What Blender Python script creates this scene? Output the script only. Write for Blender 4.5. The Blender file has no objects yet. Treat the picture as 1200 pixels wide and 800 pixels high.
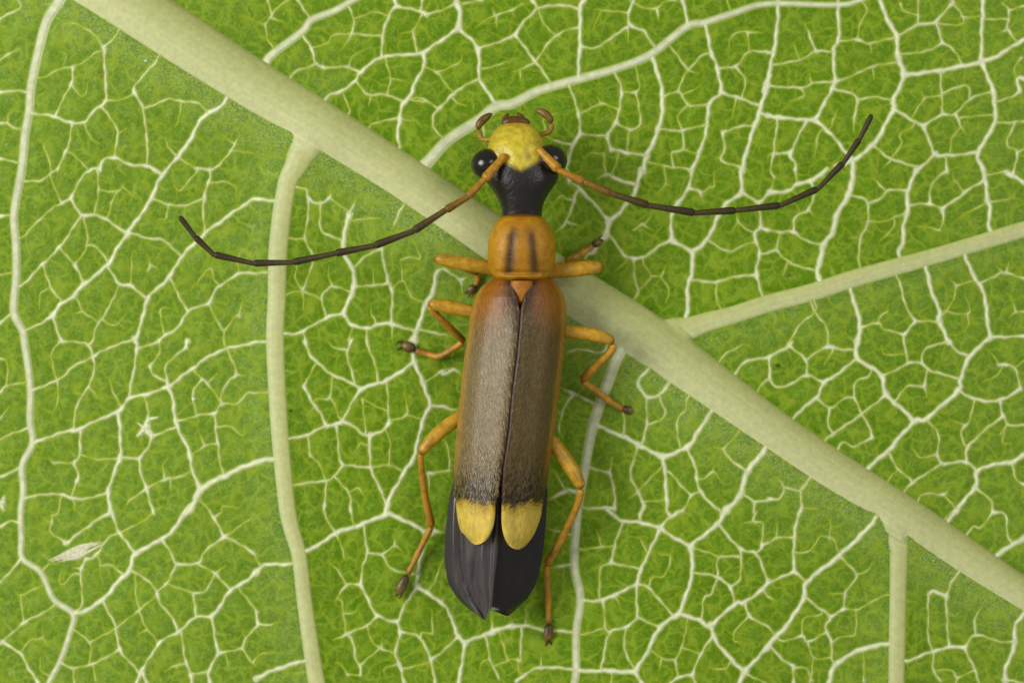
import bpy, math, random
import numpy as np
from mathutils import Matrix, Vector

# ---------------------------------------------------------------- camera, light, exposure
scene = bpy.context.scene
scene.unit_settings.scale_length = 0.0016        # one unit is about 1.6 mm
CAM_H = 33.333
cam_d = bpy.data.cameras.new('camera'); cam = bpy.data.objects.new('camera', cam_d); scene.collection.objects.link(cam)
cam.location = (0, 0, CAM_H)
cam_d.lens = 100.0; cam_d.sensor_width = 36.0
cam_d.clip_start = 0.5; cam_d.clip_end = 200
cam_d.dof.use_dof = True; cam_d.dof.focus_distance = CAM_H - 0.8; cam_d.dof.aperture_fstop = 0.135
scene.camera = cam

world = bpy.data.worlds.new('World'); scene.world = world; world.use_nodes = True
bg = world.node_tree.nodes['Background']; bg.inputs['Color'].default_value = (1.0, 0.99, 0.96, 1); bg.inputs['Strength'].default_value = 0.33


def area(name, loc, target, size, power, color=(1, 1, 1)):
    d = bpy.data.lights.new(name, 'AREA'); d.shape = 'DISK'; d.size = size; d.energy = power; d.color = color
    o = bpy.data.objects.new(name, d); scene.collection.objects.link(o)
    o.location = loc
    o.rotation_euler = (Vector(target) - Vector(loc)).to_track_quat('-Z', 'Y').to_euler()
    return o


area('flash_diffuser', (-38, 8, 34), (0, 0, 0), 28, 25500, (1.0, 0.99, 0.96))     # large flash diffuser to the left
area('fill_diffuser', (32, 14, 42), (0, 0, 0), 22, 7000, (1.0, 0.99, 0.96))        # weaker fill lamp, added on the right
scene.view_settings.view_transform = 'Standard'
scene.view_settings.look = 'None'
scene.view_settings.exposure = -0.16
scene.view_settings.gamma = 1.0
scene.view_settings.use_curve_mapping = False

# vein lines of the leaf, traced field by field: width: points
TILES = """
T 0 0
4: 0,435 70,430 135,435
3: 0,95 40,75 105,45 90,0
2.5: 40,260 110,230
2.5: 40,260 0,290
5: 165,535 260,550 345,580 400,575 440,530 490,490 505,450 500,340 500,250 495,230
2.5: 495,230 460,180 370,120 300,130
3: 495,230 545,195
2.5: 470,250 410,290 350,320 280,330 210,370
3: 350,320 340,400 300,470 270,530
2.5: 340,400 380,450 410,440 420,390
2.5: 505,480 580,470 635,445
4: 635,445 640,410 690,350 730,315
4.5: 635,435 665,490 680,530 690,640 695,680 690,780
3: 690,510 740,490 800,470 840,475 890,485 940,490
2.5: 855,490 845,560 825,600
7: 830,745 880,680 960,550 1040,510
5: 830,745 780,800
5: 460,790 490,750 540,740 600,770 690,780 740,800
3: 540,740 555,640 540,580 490,515
2.5: 560,630 600,605
3: 345,590 330,660 315,710 290,790
2.5: 315,710 360,735 400,780
2.5: 405,590 430,650 470,675
2.5: 240,650 210,690 235,750 240,800
3: 0,745 90,765
3: 0,580 40,580 60,600
2.5: 40,570 45,530
2.5: 855,750 920,790
3: 930,800 1010,790 1080,715 1130,640
2.5: 1085,710 1190,720
2.5: 1080,665 1045,630
2.5: 840,740 790,690 780,650 760,650
T 0 200
4: 0,215 45,210
3.5: 110,310 170,250 220,200 280,160 335,130
3.5: 120,50 190,50 240,15 270,0
2.5: 240,20 260,80 280,130
4: 335,130 370,60 420,0
5: 335,130 385,210 440,205 490,225 530,250 590,290
4: 385,215 330,290 280,360 205,435 100,540
3: 205,440 235,540 280,600
2.5: 235,550 190,580 185,650
2.5: 395,220 410,350 350,440
3: 410,350 450,355 490,420
2.5: 285,365 340,440
4: 350,440 385,520
6.5: 780,0 740,60 700,150 650,220 600,290 540,380 500,445 390,535 340,590 280,630 245,680
4: 245,680 180,720 110,755
4: 245,680 270,760 290,800
5: 500,445 560,530 610,540 690,600
3.5: 560,530 510,640 455,725 430,800
2.5: 360,590 390,660 430,690
2.5: 390,660 350,670
4: 600,290 690,315 770,330 850,400
6: 1200,135 1140,165 1040,235 960,295 850,405 790,500 690,600 670,680 625,785
4.5: 960,295 955,140 985,40 985,0
3: 955,130 860,165 800,160 720,135
2.5: 740,230 775,225
4: 720,0 755,15
2.5: 470,0 465,90 450,190
2.5: 465,90 550,100 590,60
2.5: 560,100 520,160 515,200
2.5: 590,90 640,130
2.5: 925,20 850,90 820,70
2.5: 985,60 1060,55 1110,80 1110,110
5: 1200,480 1120,485 1020,550 975,620 880,660 830,740 770,770 740,800
3: 805,505 840,590 870,650
2.5: 985,620 1010,690 1050,745 1100,690 1140,680
2.5: 1120,680 1140,600
2.5: 1050,745 1050,800
2.5: 900,555 950,490 990,460 1005,510
2.5: 1120,480 1120,400 1150,370
2.5: 620,530 620,400 630,380
2.5: 690,470 705,430 690,400
2.5: 705,440 740,460
2.5: 760,750 750,680 760,645 800,645
2.5: 510,720 555,715 590,670
4: 870,800 890,780
2.5: 0,490 50,480
4: 0,715 50,670
T 0 400
4: 160,230 270,180 340,120 435,70 520,25 600,0
3: 435,70 410,15 380,5 280,0
2.5: 280,0 240,60 250,130 265,180
3: 435,75 440,120 420,200 385,250 350,330 340,405
2.5: 340,240 385,250
2.5: 430,230 460,265
2.5: 270,190 270,280 240,340
5.5: 155,480 250,440 340,415 375,410 450,370 550,330 600,270 690,245 780,215 850,165 910,120 980,70 1060,35 1200,5
5: 600,270 620,160 640,35 630,0
3: 640,35 700,15 745,0
2.5: 745,0 745,60 700,115
4: 700,115 715,155
4: 375,415 370,530 345,570 365,620 355,660
2.5: 355,660 340,700
2.5: 370,530 440,550 550,550
2.5: 345,570 270,570 225,580
6: 550,330 560,430 560,540 530,620 505,710 515,800
4: 560,545 650,550
5: 650,550 690,500 710,445
3.5: 710,445 820,405
3: 680,280 695,330 690,370
6: 785,210 810,280 825,390 870,480 895,560 900,610 940,690
3.5: 825,375 940,345 1005,335 1040,295 1110,290 1160,245 1200,240
3: 1035,295 1035,250 1070,190 1105,155 1095,100 1075,60
2.5: 1105,155 1150,160
2.5: 1035,290 1000,230 920,150
2.5: 975,190 1020,150
3: 780,195 775,130 790,95 870,30
5: 870,30 880,0
3: 905,270 910,220
4: 650,555 660,620 685,690
3.5: 685,690 760,650 820,640 890,610
3.5: 685,690 610,745 580,790
4: 685,690 720,800
2.5: 770,650 765,580 790,545
2.5: 800,660 800,700
3: 1010,340 1020,480 1040,600
2.5: 1015,480 960,490 900,535
2.5: 960,490 930,420
2.5: 1030,400 1080,400 1140,440 1150,390
9: 1200,565 1050,630 940,690
8: 940,690 870,790
2.5: 945,750 980,790
2.5: 1040,800 1050,770 1120,780
4: 120,740 190,720 260,715 340,735 420,735 500,705
2.5: 280,750 270,800
2.5: 340,740 350,800
4: 0,635 90,590
3.5: 0,240 30,210 115,190
3: 0,460 60,430 120,405
2.5: 30,215 35,100 0,80
2.5: 0,360 40,310
2.5: 225,545 250,580
2.5: 510,165 530,240 555,300
T 0 600
4: 0,70 40,45 90,50
2.5: 190,55 240,50 235,95 300,140
2.5: 240,40 240,0
5: 300,160 310,145 380,90 450,40 520,0
5: 520,0 550,80 590,140 635,195
7: 880,0 830,60 760,125 635,195 605,270 540,340 480,410 400,460 345,480
4.5: 190,280 240,230
4: 0,330 90,225
3: 400,220 375,290 385,370 380,440
2.5: 375,290 340,290 310,330 280,335 285,270
4: 400,220 440,210 500,130
2.5: 340,260 380,265
2.5: 470,230 470,300
3: 520,250 570,285
3: 615,280 680,310 735,370
3: 735,375 790,320 830,250
4: 760,130 800,190 830,240 925,240 960,185 1050,115
3: 1050,115 1010,40 990,0
4: 1050,115 1110,140 1190,185
2.5: 1050,115 1120,70 1160,40 1200,10
3.5: 925,240 1010,290 1080,360
3: 1010,290 960,370 905,380
4: 905,380 915,480
2.5: 905,375 840,355 780,335
2.5: 1010,285 1060,250
6: 1200,285 1160,320 1080,365 1040,430 990,490
5: 990,490 920,490 850,550 750,610 710,670 665,740
5: 995,490 1005,570 1025,660
5: 1025,660 980,740 985,800
3.5: 1025,660 1080,650 1135,640 1160,680 1200,720
3: 1135,640 1160,580 1200,540
4: 735,375 750,430 800,480 830,550
2.5: 735,390 650,460
2.5: 650,460 690,545 740,610
2.5: 650,460 570,530
2.5: 690,550 650,570
2.5: 630,290 640,400 655,455
4.5: 485,415 520,490 545,545 560,640 610,700 665,760
3.5: 560,640 500,680 430,710 345,730 290,705
2.5: 350,545 420,610 420,710
2.5: 420,610 480,580 550,540
2.5: 345,735 350,800
2.5: 440,715 450,790
5: 0,610 95,665 140,740 180,800
3: 10,605 110,520 240,450
2.5: 95,390 100,510
2.5: 70,375 95,390 165,360
2.5: 95,665 140,600 200,590 200,540
2.5: 200,590 230,630
2.5: 190,680 190,740
5: 665,740 640,800
5: 665,740 690,800
3: 850,555 870,690 895,760
3: 895,760 980,745
5: 895,770 900,800
2.5: 870,705 820,710
2.5: 770,745 850,720
2.5: 590,80 660,50 720,10
2.5: 1130,370 1200,460
2.5: 1060,670 1080,750
T 300 0
4.5: 195,0 230,50 255,90
2.5: 160,0 100,40 75,80 45,115 0,105
2.5: 70,70 55,0
2.5: 45,120 60,190 80,220
2.5: 80,95 130,105
4: 225,170 260,230 285,300 320,320
3: 320,320 430,315
4: 430,315 480,335
3: 285,300 240,320 180,345
2.5: 280,220 340,200 370,165 450,160
3: 450,160 460,90 435,30
3.5: 450,160 590,170
2.5: 450,160 430,200 405,235
2.5: 460,90 550,60 590,65
2.5: 440,310 450,270 510,235
5.5: 340,455 400,430 470,380 490,340 590,270 690,260 785,250
5: 590,270 595,170 630,60 660,30
5: 660,30 650,0
5: 660,30 770,55 800,70
3: 800,70 870,50 940,15
3: 780,0 780,40
2.5: 780,70 740,140 680,160
3: 740,150 755,240
6: 785,250 870,190 950,135
8: 950,135 955,60 940,0
3: 970,20 1060,0
6: 785,250 790,310 750,380 730,440 690,490 675,560 665,620 675,690
3.5: 675,555 600,570 545,585
2.5: 680,560 760,570
3: 475,390 510,430 540,450 610,445 690,475
2.5: 540,450 530,500
2.5: 620,440 630,370 610,290
2.5: 630,370 700,380
2.5: 410,430 440,520
6: 960,135 1040,230 1050,370 1130,490
4: 1045,230 1120,205 1200,170
2.5: 1070,325 1130,310 1180,290 1200,290
4: 1050,370 960,415 930,440 860,510
3: 860,510 830,550 835,600 870,640
2.5: 930,440 870,370 850,340 800,320
2.5: 850,340 910,320 960,290 965,260
2.5: 1030,130 1120,75 1200,50
2.5: 1120,75 1110,40
2.5: 1130,80 1130,130
2.5: 720,470 770,460
2.5: 780,480 840,500
2.5: 940,480 990,500
3.5: 1065,560 1070,640 1075,690
T 300 200
4: 240,90 245,130 290,155 350,130 350,80
3.5: 245,140 245,240 230,320 265,390 255,480 220,560
2.5: 185,320 230,320
3: 310,160 310,280 400,330
2.5: 360,130 440,200
7: 440,205 410,330 420,400 455,470 460,540 415,665
4: 440,205 480,130
2.5: 455,240 590,225
5: 640,280 670,210
2.5: 740,320 770,410
3: 460,460 520,400 590,365
5: 590,365 620,520 635,540 640,620 635,720
3: 455,540 550,540 620,530
2.5: 630,560 690,515 730,590 790,615
2.5: 690,515 680,420
2.5: 545,680 540,640
5: 150,765 215,755 330,690 410,670
5.5: 410,670 450,720 520,740 570,720 640,720 740,750
3: 640,720 640,800
2.5: 520,740 520,790
2.5: 455,735 450,790
3: 330,680 310,600 350,545 380,545
2.5: 310,605 220,565 150,580
2.5: 220,570 225,650
2.5: 190,440 185,500 220,560
2.5: 340,500 345,450
8: 880,460 850,480 825,580 790,640 760,740 745,800
5: 930,490 965,515 1000,495
4: 965,515 970,570
4: 760,745 870,765 920,775
2.5: 225,760 230,800
2.5: 550,470 555,540
T 300 400
5: 235,0 255,60 290,100 360,155 470,205 490,225
4.5: 435,0 430,60 470,195
3: 430,40 370,30 340,0
3: 520,0 530,40 560,100 570,185
6.5: 490,225 570,195 620,180 730,100
7: 735,0 735,70 770,160 800,240 815,300 780,380 740,540 690,620 620,750 600,800
2.5: 800,190 890,150
6: 895,130 930,130 965,155
5.5: 815,300 870,305 930,320 960,310
5: 490,225 450,290 400,380
5: 400,380 320,400 245,435 165,455
5: 225,210 270,290 310,350 330,395
2.5: 225,210 270,110
2.5: 270,310 240,350
2.5: 360,160 345,260 290,270
2.5: 345,260 375,300 385,350
5: 410,375 460,400 520,440 590,420 625,380
3.5: 625,380 620,200
2.5: 500,260 510,360 520,430
2.2: 500,270 560,300 620,330
2.5: 640,370 705,345 700,230
2.5: 705,345 775,360
5: 535,440 540,590 600,730 620,770
2.5: 615,410 630,480 625,580
4.5: 380,400 395,560 405,580 370,630 330,650 190,670
4: 405,580 540,590
2.5: 540,590 620,580 690,605
3: 245,440 255,530
2.5: 255,535 300,580 320,625
3: 340,660 320,770
3: 375,645 435,710 445,790
2.5: 435,710 480,690 520,740
2.5: 460,530 490,480
4.5: 800,620 910,605
3: 810,620 815,700
3.5: 910,605 900,490 880,460
T 300 600
7: 245,175 300,150 370,100 500,55 620,5
7: 620,5 720,50 800,95
6: 830,90 890,95
3: 320,0 350,60 370,80
2.5: 445,0 455,40
4.5: 510,65 520,190 500,260 490,340
3.5: 520,190 590,200
2.5: 590,200 650,160 690,190
2.5: 650,150 650,120
3.5: 600,210 640,270 720,285
5: 490,340 530,420 570,485 660,510 700,430 755,350
6.5: 790,130 765,250 750,330 755,350
6: 755,350 870,425 920,500 940,570 980,610
2.5: 870,425 895,380
2.5: 880,220 840,320
4: 490,340 430,340 375,410
3: 430,345 380,270 340,230
2.5: 400,150 415,220 440,215
2.5: 405,430 420,570
2.5: 415,475 460,470 485,430
4.5: 570,490 520,530 430,570 360,600
4: 430,570 460,620 465,690 490,720 490,780
2.5: 530,540 540,600 590,640 640,670
2.5: 590,640 590,600
2.5: 580,640 500,710
5: 665,515 675,560 655,660 680,740 695,800
4: 680,560 770,590 820,690
4.5: 820,690 880,650 940,590
2.5: 770,590 780,565 850,570
2.5: 830,570 825,460
3: 820,695 830,740 840,800
2.5: 830,700 760,720 680,735
6: 980,615 1080,570 1200,535
6: 980,620 960,740 950,800
3.5: 1080,580 1100,690 1140,780
2.5: 1050,740 1060,700 1100,690
2.5: 1120,720 1190,690
2.5: 1150,590 1170,660
5: 1105,490 1105,545
2.5: 430,760 400,710 370,710
2.5: 430,765 490,765
2.5: 610,770 600,740
7: 0,780 60,750 140,720 210,700
6: 0,275 40,245 130,245
3: 10,470 10,520
3: 10,530 60,530 120,510
2.5: 0,200 10,230
2.5: 30,660 100,660
T 600 0
5: 95,0 115,40 60,100 15,165
5: 115,45 220,25 320,45
4: 15,165 0,175
6.5: 340,0 320,45 320,180 315,280 305,350
5: 15,165 110,290 190,390
3.5: 0,340 40,330 110,295
2.5: 40,335 40,385
3: 110,290 185,190 240,150 300,130
2.5: 200,155 150,115 130,60
2.5: 0,50 50,20
2.5: 390,45 440,50 530,60
2.2: 420,55 380,140
5: 555,0 545,70 560,120 620,150 660,205
4: 560,120 490,160 440,200 390,225
2.5: 545,130 545,200
2.5: 570,5 620,40 680,40
4: 680,40 690,100
2.5: 680,40 720,10 770,0
5.5: 800,0 825,100
2.5: 1010,0 1025,40
4: 270,410 310,520 320,630
6: 320,630 280,690 265,760 255,790
4: 480,340 515,430 490,570
5: 490,570 450,640 465,700
2.5: 325,535 420,490 480,510
2.5: 420,490 400,455
3.5: 325,630 400,635 450,640
5: 465,705 540,715 620,725
3: 495,580 560,610 600,580 600,515
2.5: 585,300 595,420 520,435
2.5: 330,745 370,720 440,720
2.5: 430,720 435,780
2.5: 500,730 480,790
2.5: 540,720 545,640
7: 655,260 680,330 705,440 695,580 630,740 605,800
3.5: 705,455 780,430 830,490 920,490
3.5: 780,430 800,370 830,330 890,260 930,255
3: 830,330 780,265
2.5: 835,335 880,345
2.5: 885,400 840,430
3.5: 695,610 800,610 900,580
2.5: 800,610 780,540 830,510
3: 800,610 805,700 750,715 760,775
2.5: 805,700 870,720
2.5: 640,760 720,780 800,785
6: 910,120 935,240 965,320 980,430 925,490 915,600 875,730 845,800
3.5: 975,315 1050,310 1110,245 1200,245
2.5: 1115,240 1105,150 1030,170 1020,220
2.5: 1110,150 1180,150
3.5: 1055,320 1095,370 1085,450
5: 985,435 1070,460 1170,495
7: 1200,350 1170,500 1140,590 1110,680 1075,800
5: 1175,530 1200,540
3: 1135,585 1060,595 980,620
3: 990,620 1000,690 985,750 1060,780
2.5: 960,740 990,745
2.5: 1050,475 1035,550
4: 160,640 200,660 270,670
2.5: 150,560 220,530
T 600 200
6: 400,40 440,20 510,45
7: 615,0 590,60 570,110 540,150 500,200 455,235
8: 455,235 440,300 415,325
6: 270,55 310,80 370,140 440,225
4: 300,110 255,240 205,290
3: 255,240 330,265
2.5: 190,170 230,120
5: 465,310 520,390 570,410 620,405 680,360 750,325
6: 750,325 750,200
6: 750,325 845,380
7: 845,380 910,330 970,210
7: 850,380 845,470 825,540 815,690
5: 840,0 830,80 780,150
4: 835,85 885,100 900,150
6.5: 1080,0 1075,100 1000,160
5: 1075,100 1160,145 1200,130
2.5: 710,0 720,60 680,110
2.5: 720,60 750,75
2.5: 950,0 950,70 930,75
2.5: 660,190 640,230 570,280
2.5: 620,260 660,280
4: 860,515 970,520 1050,495 1150,490
3: 930,330 1020,380 1080,350
5: 1165,190 1165,260 1140,300 1160,390 1145,480 1160,540
4: 1165,265 1200,275
3: 570,410 575,500 590,570
2.5: 580,580 650,495 620,440
2.5: 650,495 700,500 735,560 720,620
2.5: 700,490 720,450
2.5: 960,530 960,600
2.5: 1060,190 1060,240 1130,290
2.5: 1060,240 1030,290
5: 380,380 350,400
2.2: 480,470 530,430
T 600 400
5: 235,75 270,45 330,40 420,50
5: 225,215 280,240 390,295
4.5: 285,245 235,330 220,410 240,450
7: 425,405 510,440 590,480 705,535 820,490 870,420 900,370
4: 590,485 560,590 560,650 590,700 610,750
2.5: 590,700 690,580
6: 705,540 720,660 725,780 730,800
5: 820,500 860,600 880,700 970,790
3.5: 880,705 840,720 800,790
3: 740,615 790,670
6: 590,190 630,260 690,245 715,220
4: 630,260 630,390 615,460
3: 640,390 690,370 715,330 695,260
3.5: 810,280 810,320 770,380 780,480
3: 520,270 525,420
4: 365,590 440,610 455,620 480,700 480,780
3: 470,540 455,620
5: 330,780 400,780 490,790
9: 1150,540 1090,620 1070,710 1000,790
4: 1075,590 1010,540 985,500
2.5: 940,490 985,500 1030,455
2.5: 900,640 940,610 980,650
2.5: 935,610 945,580
3: 1075,710 1130,750 1140,800
3: 1130,750 1200,735
7: 170,740 260,700
3: 260,700 190,600
5: 1060,130 1090,95 1200,75
3: 1000,60 1090,10
3: 1180,190 1200,175
2.5: 700,740 610,770
2.5: 545,735 590,705
T 600 600
6: 440,0 520,40 600,45 695,75 765,120 840,160
5: 695,75 720,40 770,0
3: 600,40 600,0
4: 520,45 480,160 465,235
3.5: 465,235 590,260
3.5: 465,235 415,265 410,380
2.5: 310,175 400,165 480,155
2.5: 420,150 395,80
5.5: 310,410 420,410 500,375 585,335
5.5: 585,335 610,250 640,190 690,85
4.5: 585,335 640,350 700,420 750,470
4: 585,340 585,490
3.5: 590,490 690,530
4: 590,490 530,540 460,560 420,715
3.5: 430,415 440,540 460,560
3: 535,540 530,650 570,730
2.5: 440,540 370,560 330,570
2.5: 490,400 515,460
2.5: 585,120 600,120 630,190
7: 985,10 960,55 890,110 840,160 845,270 820,370 785,470
7: 785,470 690,540 640,640 575,745
7: 310,740 420,740 575,745
5: 575,745 610,800
6.5: 785,470 880,505 930,525 1045,425 1090,420 1190,340 1200,330
6.5: 930,525 950,590 1020,680 1090,745
7: 1090,745 1140,690 1200,625
7: 1090,745 1065,800
5: 980,60 1070,170 1140,190 1190,320
4: 845,280 960,300 1020,350 1045,420
3: 965,300 970,210 1060,205
2.5: 970,210 930,190 870,170
3: 1065,180 1070,300 1030,340
3: 960,310 930,380 900,400 890,500
3: 1130,0 1130,40 1170,50 1170,150 1145,190
2.5: 1130,40 1080,50
3: 1170,150 1200,140
4: 1090,425 1110,480 1190,530
2.5: 1105,490 1050,550 1040,600 1100,610
2.5: 820,510 800,620 765,690
2.5: 765,690 700,680 650,640
3: 765,690 780,770
2.5: 700,690 690,740
2.5: 810,640 850,650
4: 930,580 890,650 845,760
5: 845,760 780,770 740,800
4: 845,765 860,800
2.5: 640,350 660,300 700,300 730,270 740,205 690,195
5.5: 0,530 60,530 150,550 280,560
5: 20,790 60,760 140,725 290,735
3: 45,560 40,690 20,690
2.5: 70,440 65,520
2.5: 30,690 35,740
5: 170,260 280,245
4.5: 165,75 230,95
2.5: 1000,730 930,725 935,690
2.5: 470,760 465,800
2.5: 1110,760 1190,800
2.5: 135,720 140,660
T 900 0
6.5: 50,30 45,140 20,290 0,430
4: 0,240 25,245
3.5: 45,300 150,280 230,240 300,240
2.5: 150,275 125,200
4: 230,235 175,105
6: 335,30 335,180 310,240 320,380
6: 320,380 270,480 220,565
3.5: 340,195 420,185 480,200 590,175
2.5: 425,185 435,110 470,50
2.5: 485,200 490,250
6: 0,540 100,555 220,565 290,620 365,710
5: 185,570 110,715 130,760 130,800
4: 110,715 30,720 0,735
3: 30,720 45,570
3: 30,720 15,800
4: 330,420 400,440 425,470 410,530 405,620
3: 425,465 500,455 580,465
3.5: 335,385 400,355 480,315 600,295
2.5: 495,320 500,370
3: 0,400 160,410 210,390 320,380
2.5: 160,410 170,450 100,475
2.5: 200,340 205,385
2.5: 330,510 300,590
2.5: 240,630 220,740
7.5: 530,0 555,70 605,170 615,280 640,350 590,470 590,510 500,670 400,750
5: 620,165 710,115 790,100 860,20 880,0
2.5: 710,0 700,110
2.5: 690,70 640,45 625,15
2.5: 860,5 900,50 920,80 1005,75
2.5: 800,110 910,115 920,80
4: 795,105 820,200
3.5: 635,255 760,235 820,200
3: 820,200 870,230 910,290
7: 640,350 810,330 1000,290 1080,260 1200,185
6.5: 1010,0 1005,130 1000,290
7: 1005,300 1055,430 1060,580 985,715 1010,800
2.5: 1020,90 1120,90
2.5: 1130,100 1130,50 1100,15
2.5: 1140,50 1200,30
3: 1130,90 1125,140 1165,190
2.5: 1125,140 1080,160
5: 595,510 690,570 730,590
4.5: 730,590 820,535
3.5: 820,535 880,535 940,470 1030,435
3.5: 820,535 815,440 815,345
3: 815,440 930,400 945,460
2.5: 725,430 740,455 800,450
2.5: 735,460 690,530
3.5: 885,540 905,590 930,630
2.5: 895,600 865,650 855,700
2.5: 920,550 1040,540
5.5: 730,595 780,715 830,730 985,715
5: 785,730 700,790
3: 835,740 840,800
4: 500,690 580,745 700,775
2.5: 580,740 630,670 620,630 680,595
2.5: 540,790 580,755
3: 1070,485 1140,455 1180,430
6: 1180,430 1170,370 1200,370
2.5: 1170,370 1155,320 1190,270
3.5: 1065,575 1140,575 1200,570
3: 1160,590 1120,680 1170,715 1160,800
2.5: 1170,715 1200,700
2.5: 245,800 320,780
T 900 200
6: 0,110 100,95 140,60 210,45 280,0
2.5: 10,100 40,20
2.5: 130,50 130,0
9: 400,0 380,110 330,190 300,290 260,350 240,430 230,490
4.5: 390,120 440,130 470,155 465,250 430,330 425,430
4: 470,155 530,130 560,95 650,90
7: 700,0 655,95 655,170 635,260 630,330 610,385
3: 545,90 520,60 490,30
2.5: 470,240 550,235 650,200
2.5: 520,335 590,260
3: 670,165 750,155 815,180
5: 815,180 820,230 805,280
5: 815,180 880,135 940,90 1010,45
3: 760,150 770,60 840,10
2.5: 870,10 870,40 910,90
2.5: 700,265 750,265
2.5: 900,225 930,200 1010,155
7: 1010,0 1020,60 1025,130 1040,170 1030,250
6: 1120,0 1180,45 1200,60
2.5: 1030,20 1120,10
2.5: 1050,140 1130,135 1130,110
4.5: 0,280 60,290 120,285 170,325 240,345
4: 120,285 130,220 190,180 220,110
2.5: 200,185 220,220
3.5: 40,370 100,430 210,475
2.5: 40,370 55,300
3: 0,385 40,370
2.5: 70,490 90,430
7: 385,570 410,640 430,740 415,800
7: 740,470 760,550 805,670 800,700 850,800
3.5: 690,705 800,710
4: 690,705 650,650 625,560 610,520
4: 690,705 635,770
3.5: 635,770 540,740 515,715 430,735
2.5: 515,715 520,690
2.5: 635,780 635,800
7: 920,400 960,490 1000,550 1025,640 1025,700 1045,780
3.5: 1005,525 1050,500 1110,480 1200,505
3: 1115,480 1130,430
2.5: 1100,470 1070,450
2.5: 820,675 940,670 940,620
2.5: 820,660 870,600 880,540 850,510
2.5: 880,540 950,520 990,530
5: 1045,780 1200,775
3.5: 215,660 160,710 110,800
3: 215,640 265,720 280,790
2.5: 1200,660 1160,665 1130,690
2.5: 1165,660 1140,590
2.5: 560,660 560,630
2.5: 920,755 940,720
T 900 400
5: 0,75 50,45 100,20 90,0
4: 10,85 10,180 50,215 100,200 180,160 260,190
3: 180,160 175,90 105,30
3: 180,90 240,40 300,10
2.5: 260,110 295,55
4: 275,15 330,35 400,40
7: 415,0 415,75 530,160 545,240 620,310 680,370
5.5: 410,85 340,140 260,195 225,260 170,305 130,340
3.5: 225,265 285,310 350,270 400,260
3: 285,310 280,390
3: 400,260 410,190 470,160
3.5: 400,260 430,330
4: 435,335 500,290 550,250
4: 435,340 350,400 280,445
4: 435,340 470,390 485,450
3: 485,450 400,490 350,470
4.5: 540,155 600,135 655,100 720,105 770,140 890,170
3.5: 650,95 635,0
2.5: 650,60 550,60 530,20
3: 720,90 730,40 810,10
3: 740,150 730,210 660,205 610,260
2.5: 730,210 745,260
7.5: 1040,0 950,65 900,180 895,225 740,360 690,370 630,430 560,510 470,585
5: 840,0 880,40 945,70
5.5: 895,230 970,270 1090,275 1200,220
4.5: 1090,275 1100,340 1130,390 1200,390
4: 1100,350 1000,430 935,500 930,560
3.5: 965,280 945,370 910,410 915,470 940,500
2.5: 860,365 920,390
4: 1080,110 1130,110 1160,130 1185,220
2.5: 1110,110 1060,170 1005,190
2.5: 1200,90 1160,120
2.5: 1080,110 1070,80 1040,50
7: 1200,530 1140,565 1040,580 980,610 970,680 880,790
5: 980,605 930,565 820,570 790,530
3.5: 790,530 800,440 740,370
2.5: 790,530 710,540 670,490
4.5: 820,570 750,610 680,655
3: 680,655 640,690
3.5: 570,525 610,600 660,640
2.5: 600,605 570,630
4.5: 980,690 1040,740 1055,800
3: 1150,570 1160,640 1200,670
3: 720,715 820,715 850,680
2.5: 820,720 860,760
2.5: 1090,440 1110,420 1100,470 1140,480
4: 0,740 50,730 70,680 30,630
3: 70,680 150,690
5: 150,690 150,780 140,800
2.5: 150,780 230,780
T 900 600
5.5: 140,0 120,110 120,270
5: 120,275 0,320
5: 120,275 180,325
3.5: 0,140 50,115 110,115
2.5: 30,110 40,50
8: 450,80 330,200 180,325 170,390 100,510 20,600 0,630
3.5: 340,210 410,290 360,380 355,450
2.5: 410,290 460,270 490,230
4.5: 355,450 290,490
2.5: 360,450 430,450 530,390
2.5: 130,185 180,185 210,160 240,110 310,130 320,170
2.5: 290,100 290,10
4.5: 185,400 230,440 290,490 270,540 300,620 300,690 320,710
2.5: 340,370 280,380
2.5: 300,610 350,580 410,565 410,450
3: 30,580 70,600 160,580 185,605 260,565
2.5: 185,605 215,680 290,680
2.5: 160,580 165,500 240,480
4: 20,630 60,680 120,720
4.5: 120,720 120,800
2.5: 120,730 180,730 200,800
8: 285,800 320,710 440,640 550,615
2.5: 450,650 450,790
2.5: 215,680 210,790
5.5: 660,690 770,650 850,630 920,635
6: 730,375 770,365 830,390
4: 830,390 850,330
4: 830,390 835,490 845,620
3: 750,380 750,580
3: 920,630 970,570 1070,600
4.5: 965,565 965,490 995,440
4.5: 920,640 960,720 990,800
7: 1150,530 1145,640 1110,720 1095,790
3: 1110,785 1160,790 1200,800
3: 780,660 775,740 810,790
2.5: 775,740 860,740 890,770 960,740
2.5: 885,780 880,800
4: 830,30 870,0
3.5: 960,65 1000,70 1050,10
4.5: 1050,0 1110,10 1125,110 1145,140
8: 1080,190 1150,150 1200,120
4: 0,390 30,410
"""

# ---------------------------------------------------------------- helpers
rng = random.Random(7)
nrng = np.random.default_rng(11)
col = scene.collection


def lin(r, g, b):
    f = lambda c: (c / 255.0 / 12.92) if c / 255.0 <= 0.04045 else ((c / 255.0 + 0.055) / 1.055) ** 2.4
    return np.array([f(r), f(g), f(b)])


def P(px, py, z=0.0):
    """photo position -> point at height z on or above the leaf (100 photo px = 1 unit)"""
    k = (CAM_H - z) / CAM_H
    return np.array([(px - 600.0) / 100.0 * k, (400.0 - py) / 100.0 * k, z])


def smooth01(x):
    x = np.clip(x, 0.0, 1.0)
    return x * x * (3 - 2 * x)


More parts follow.
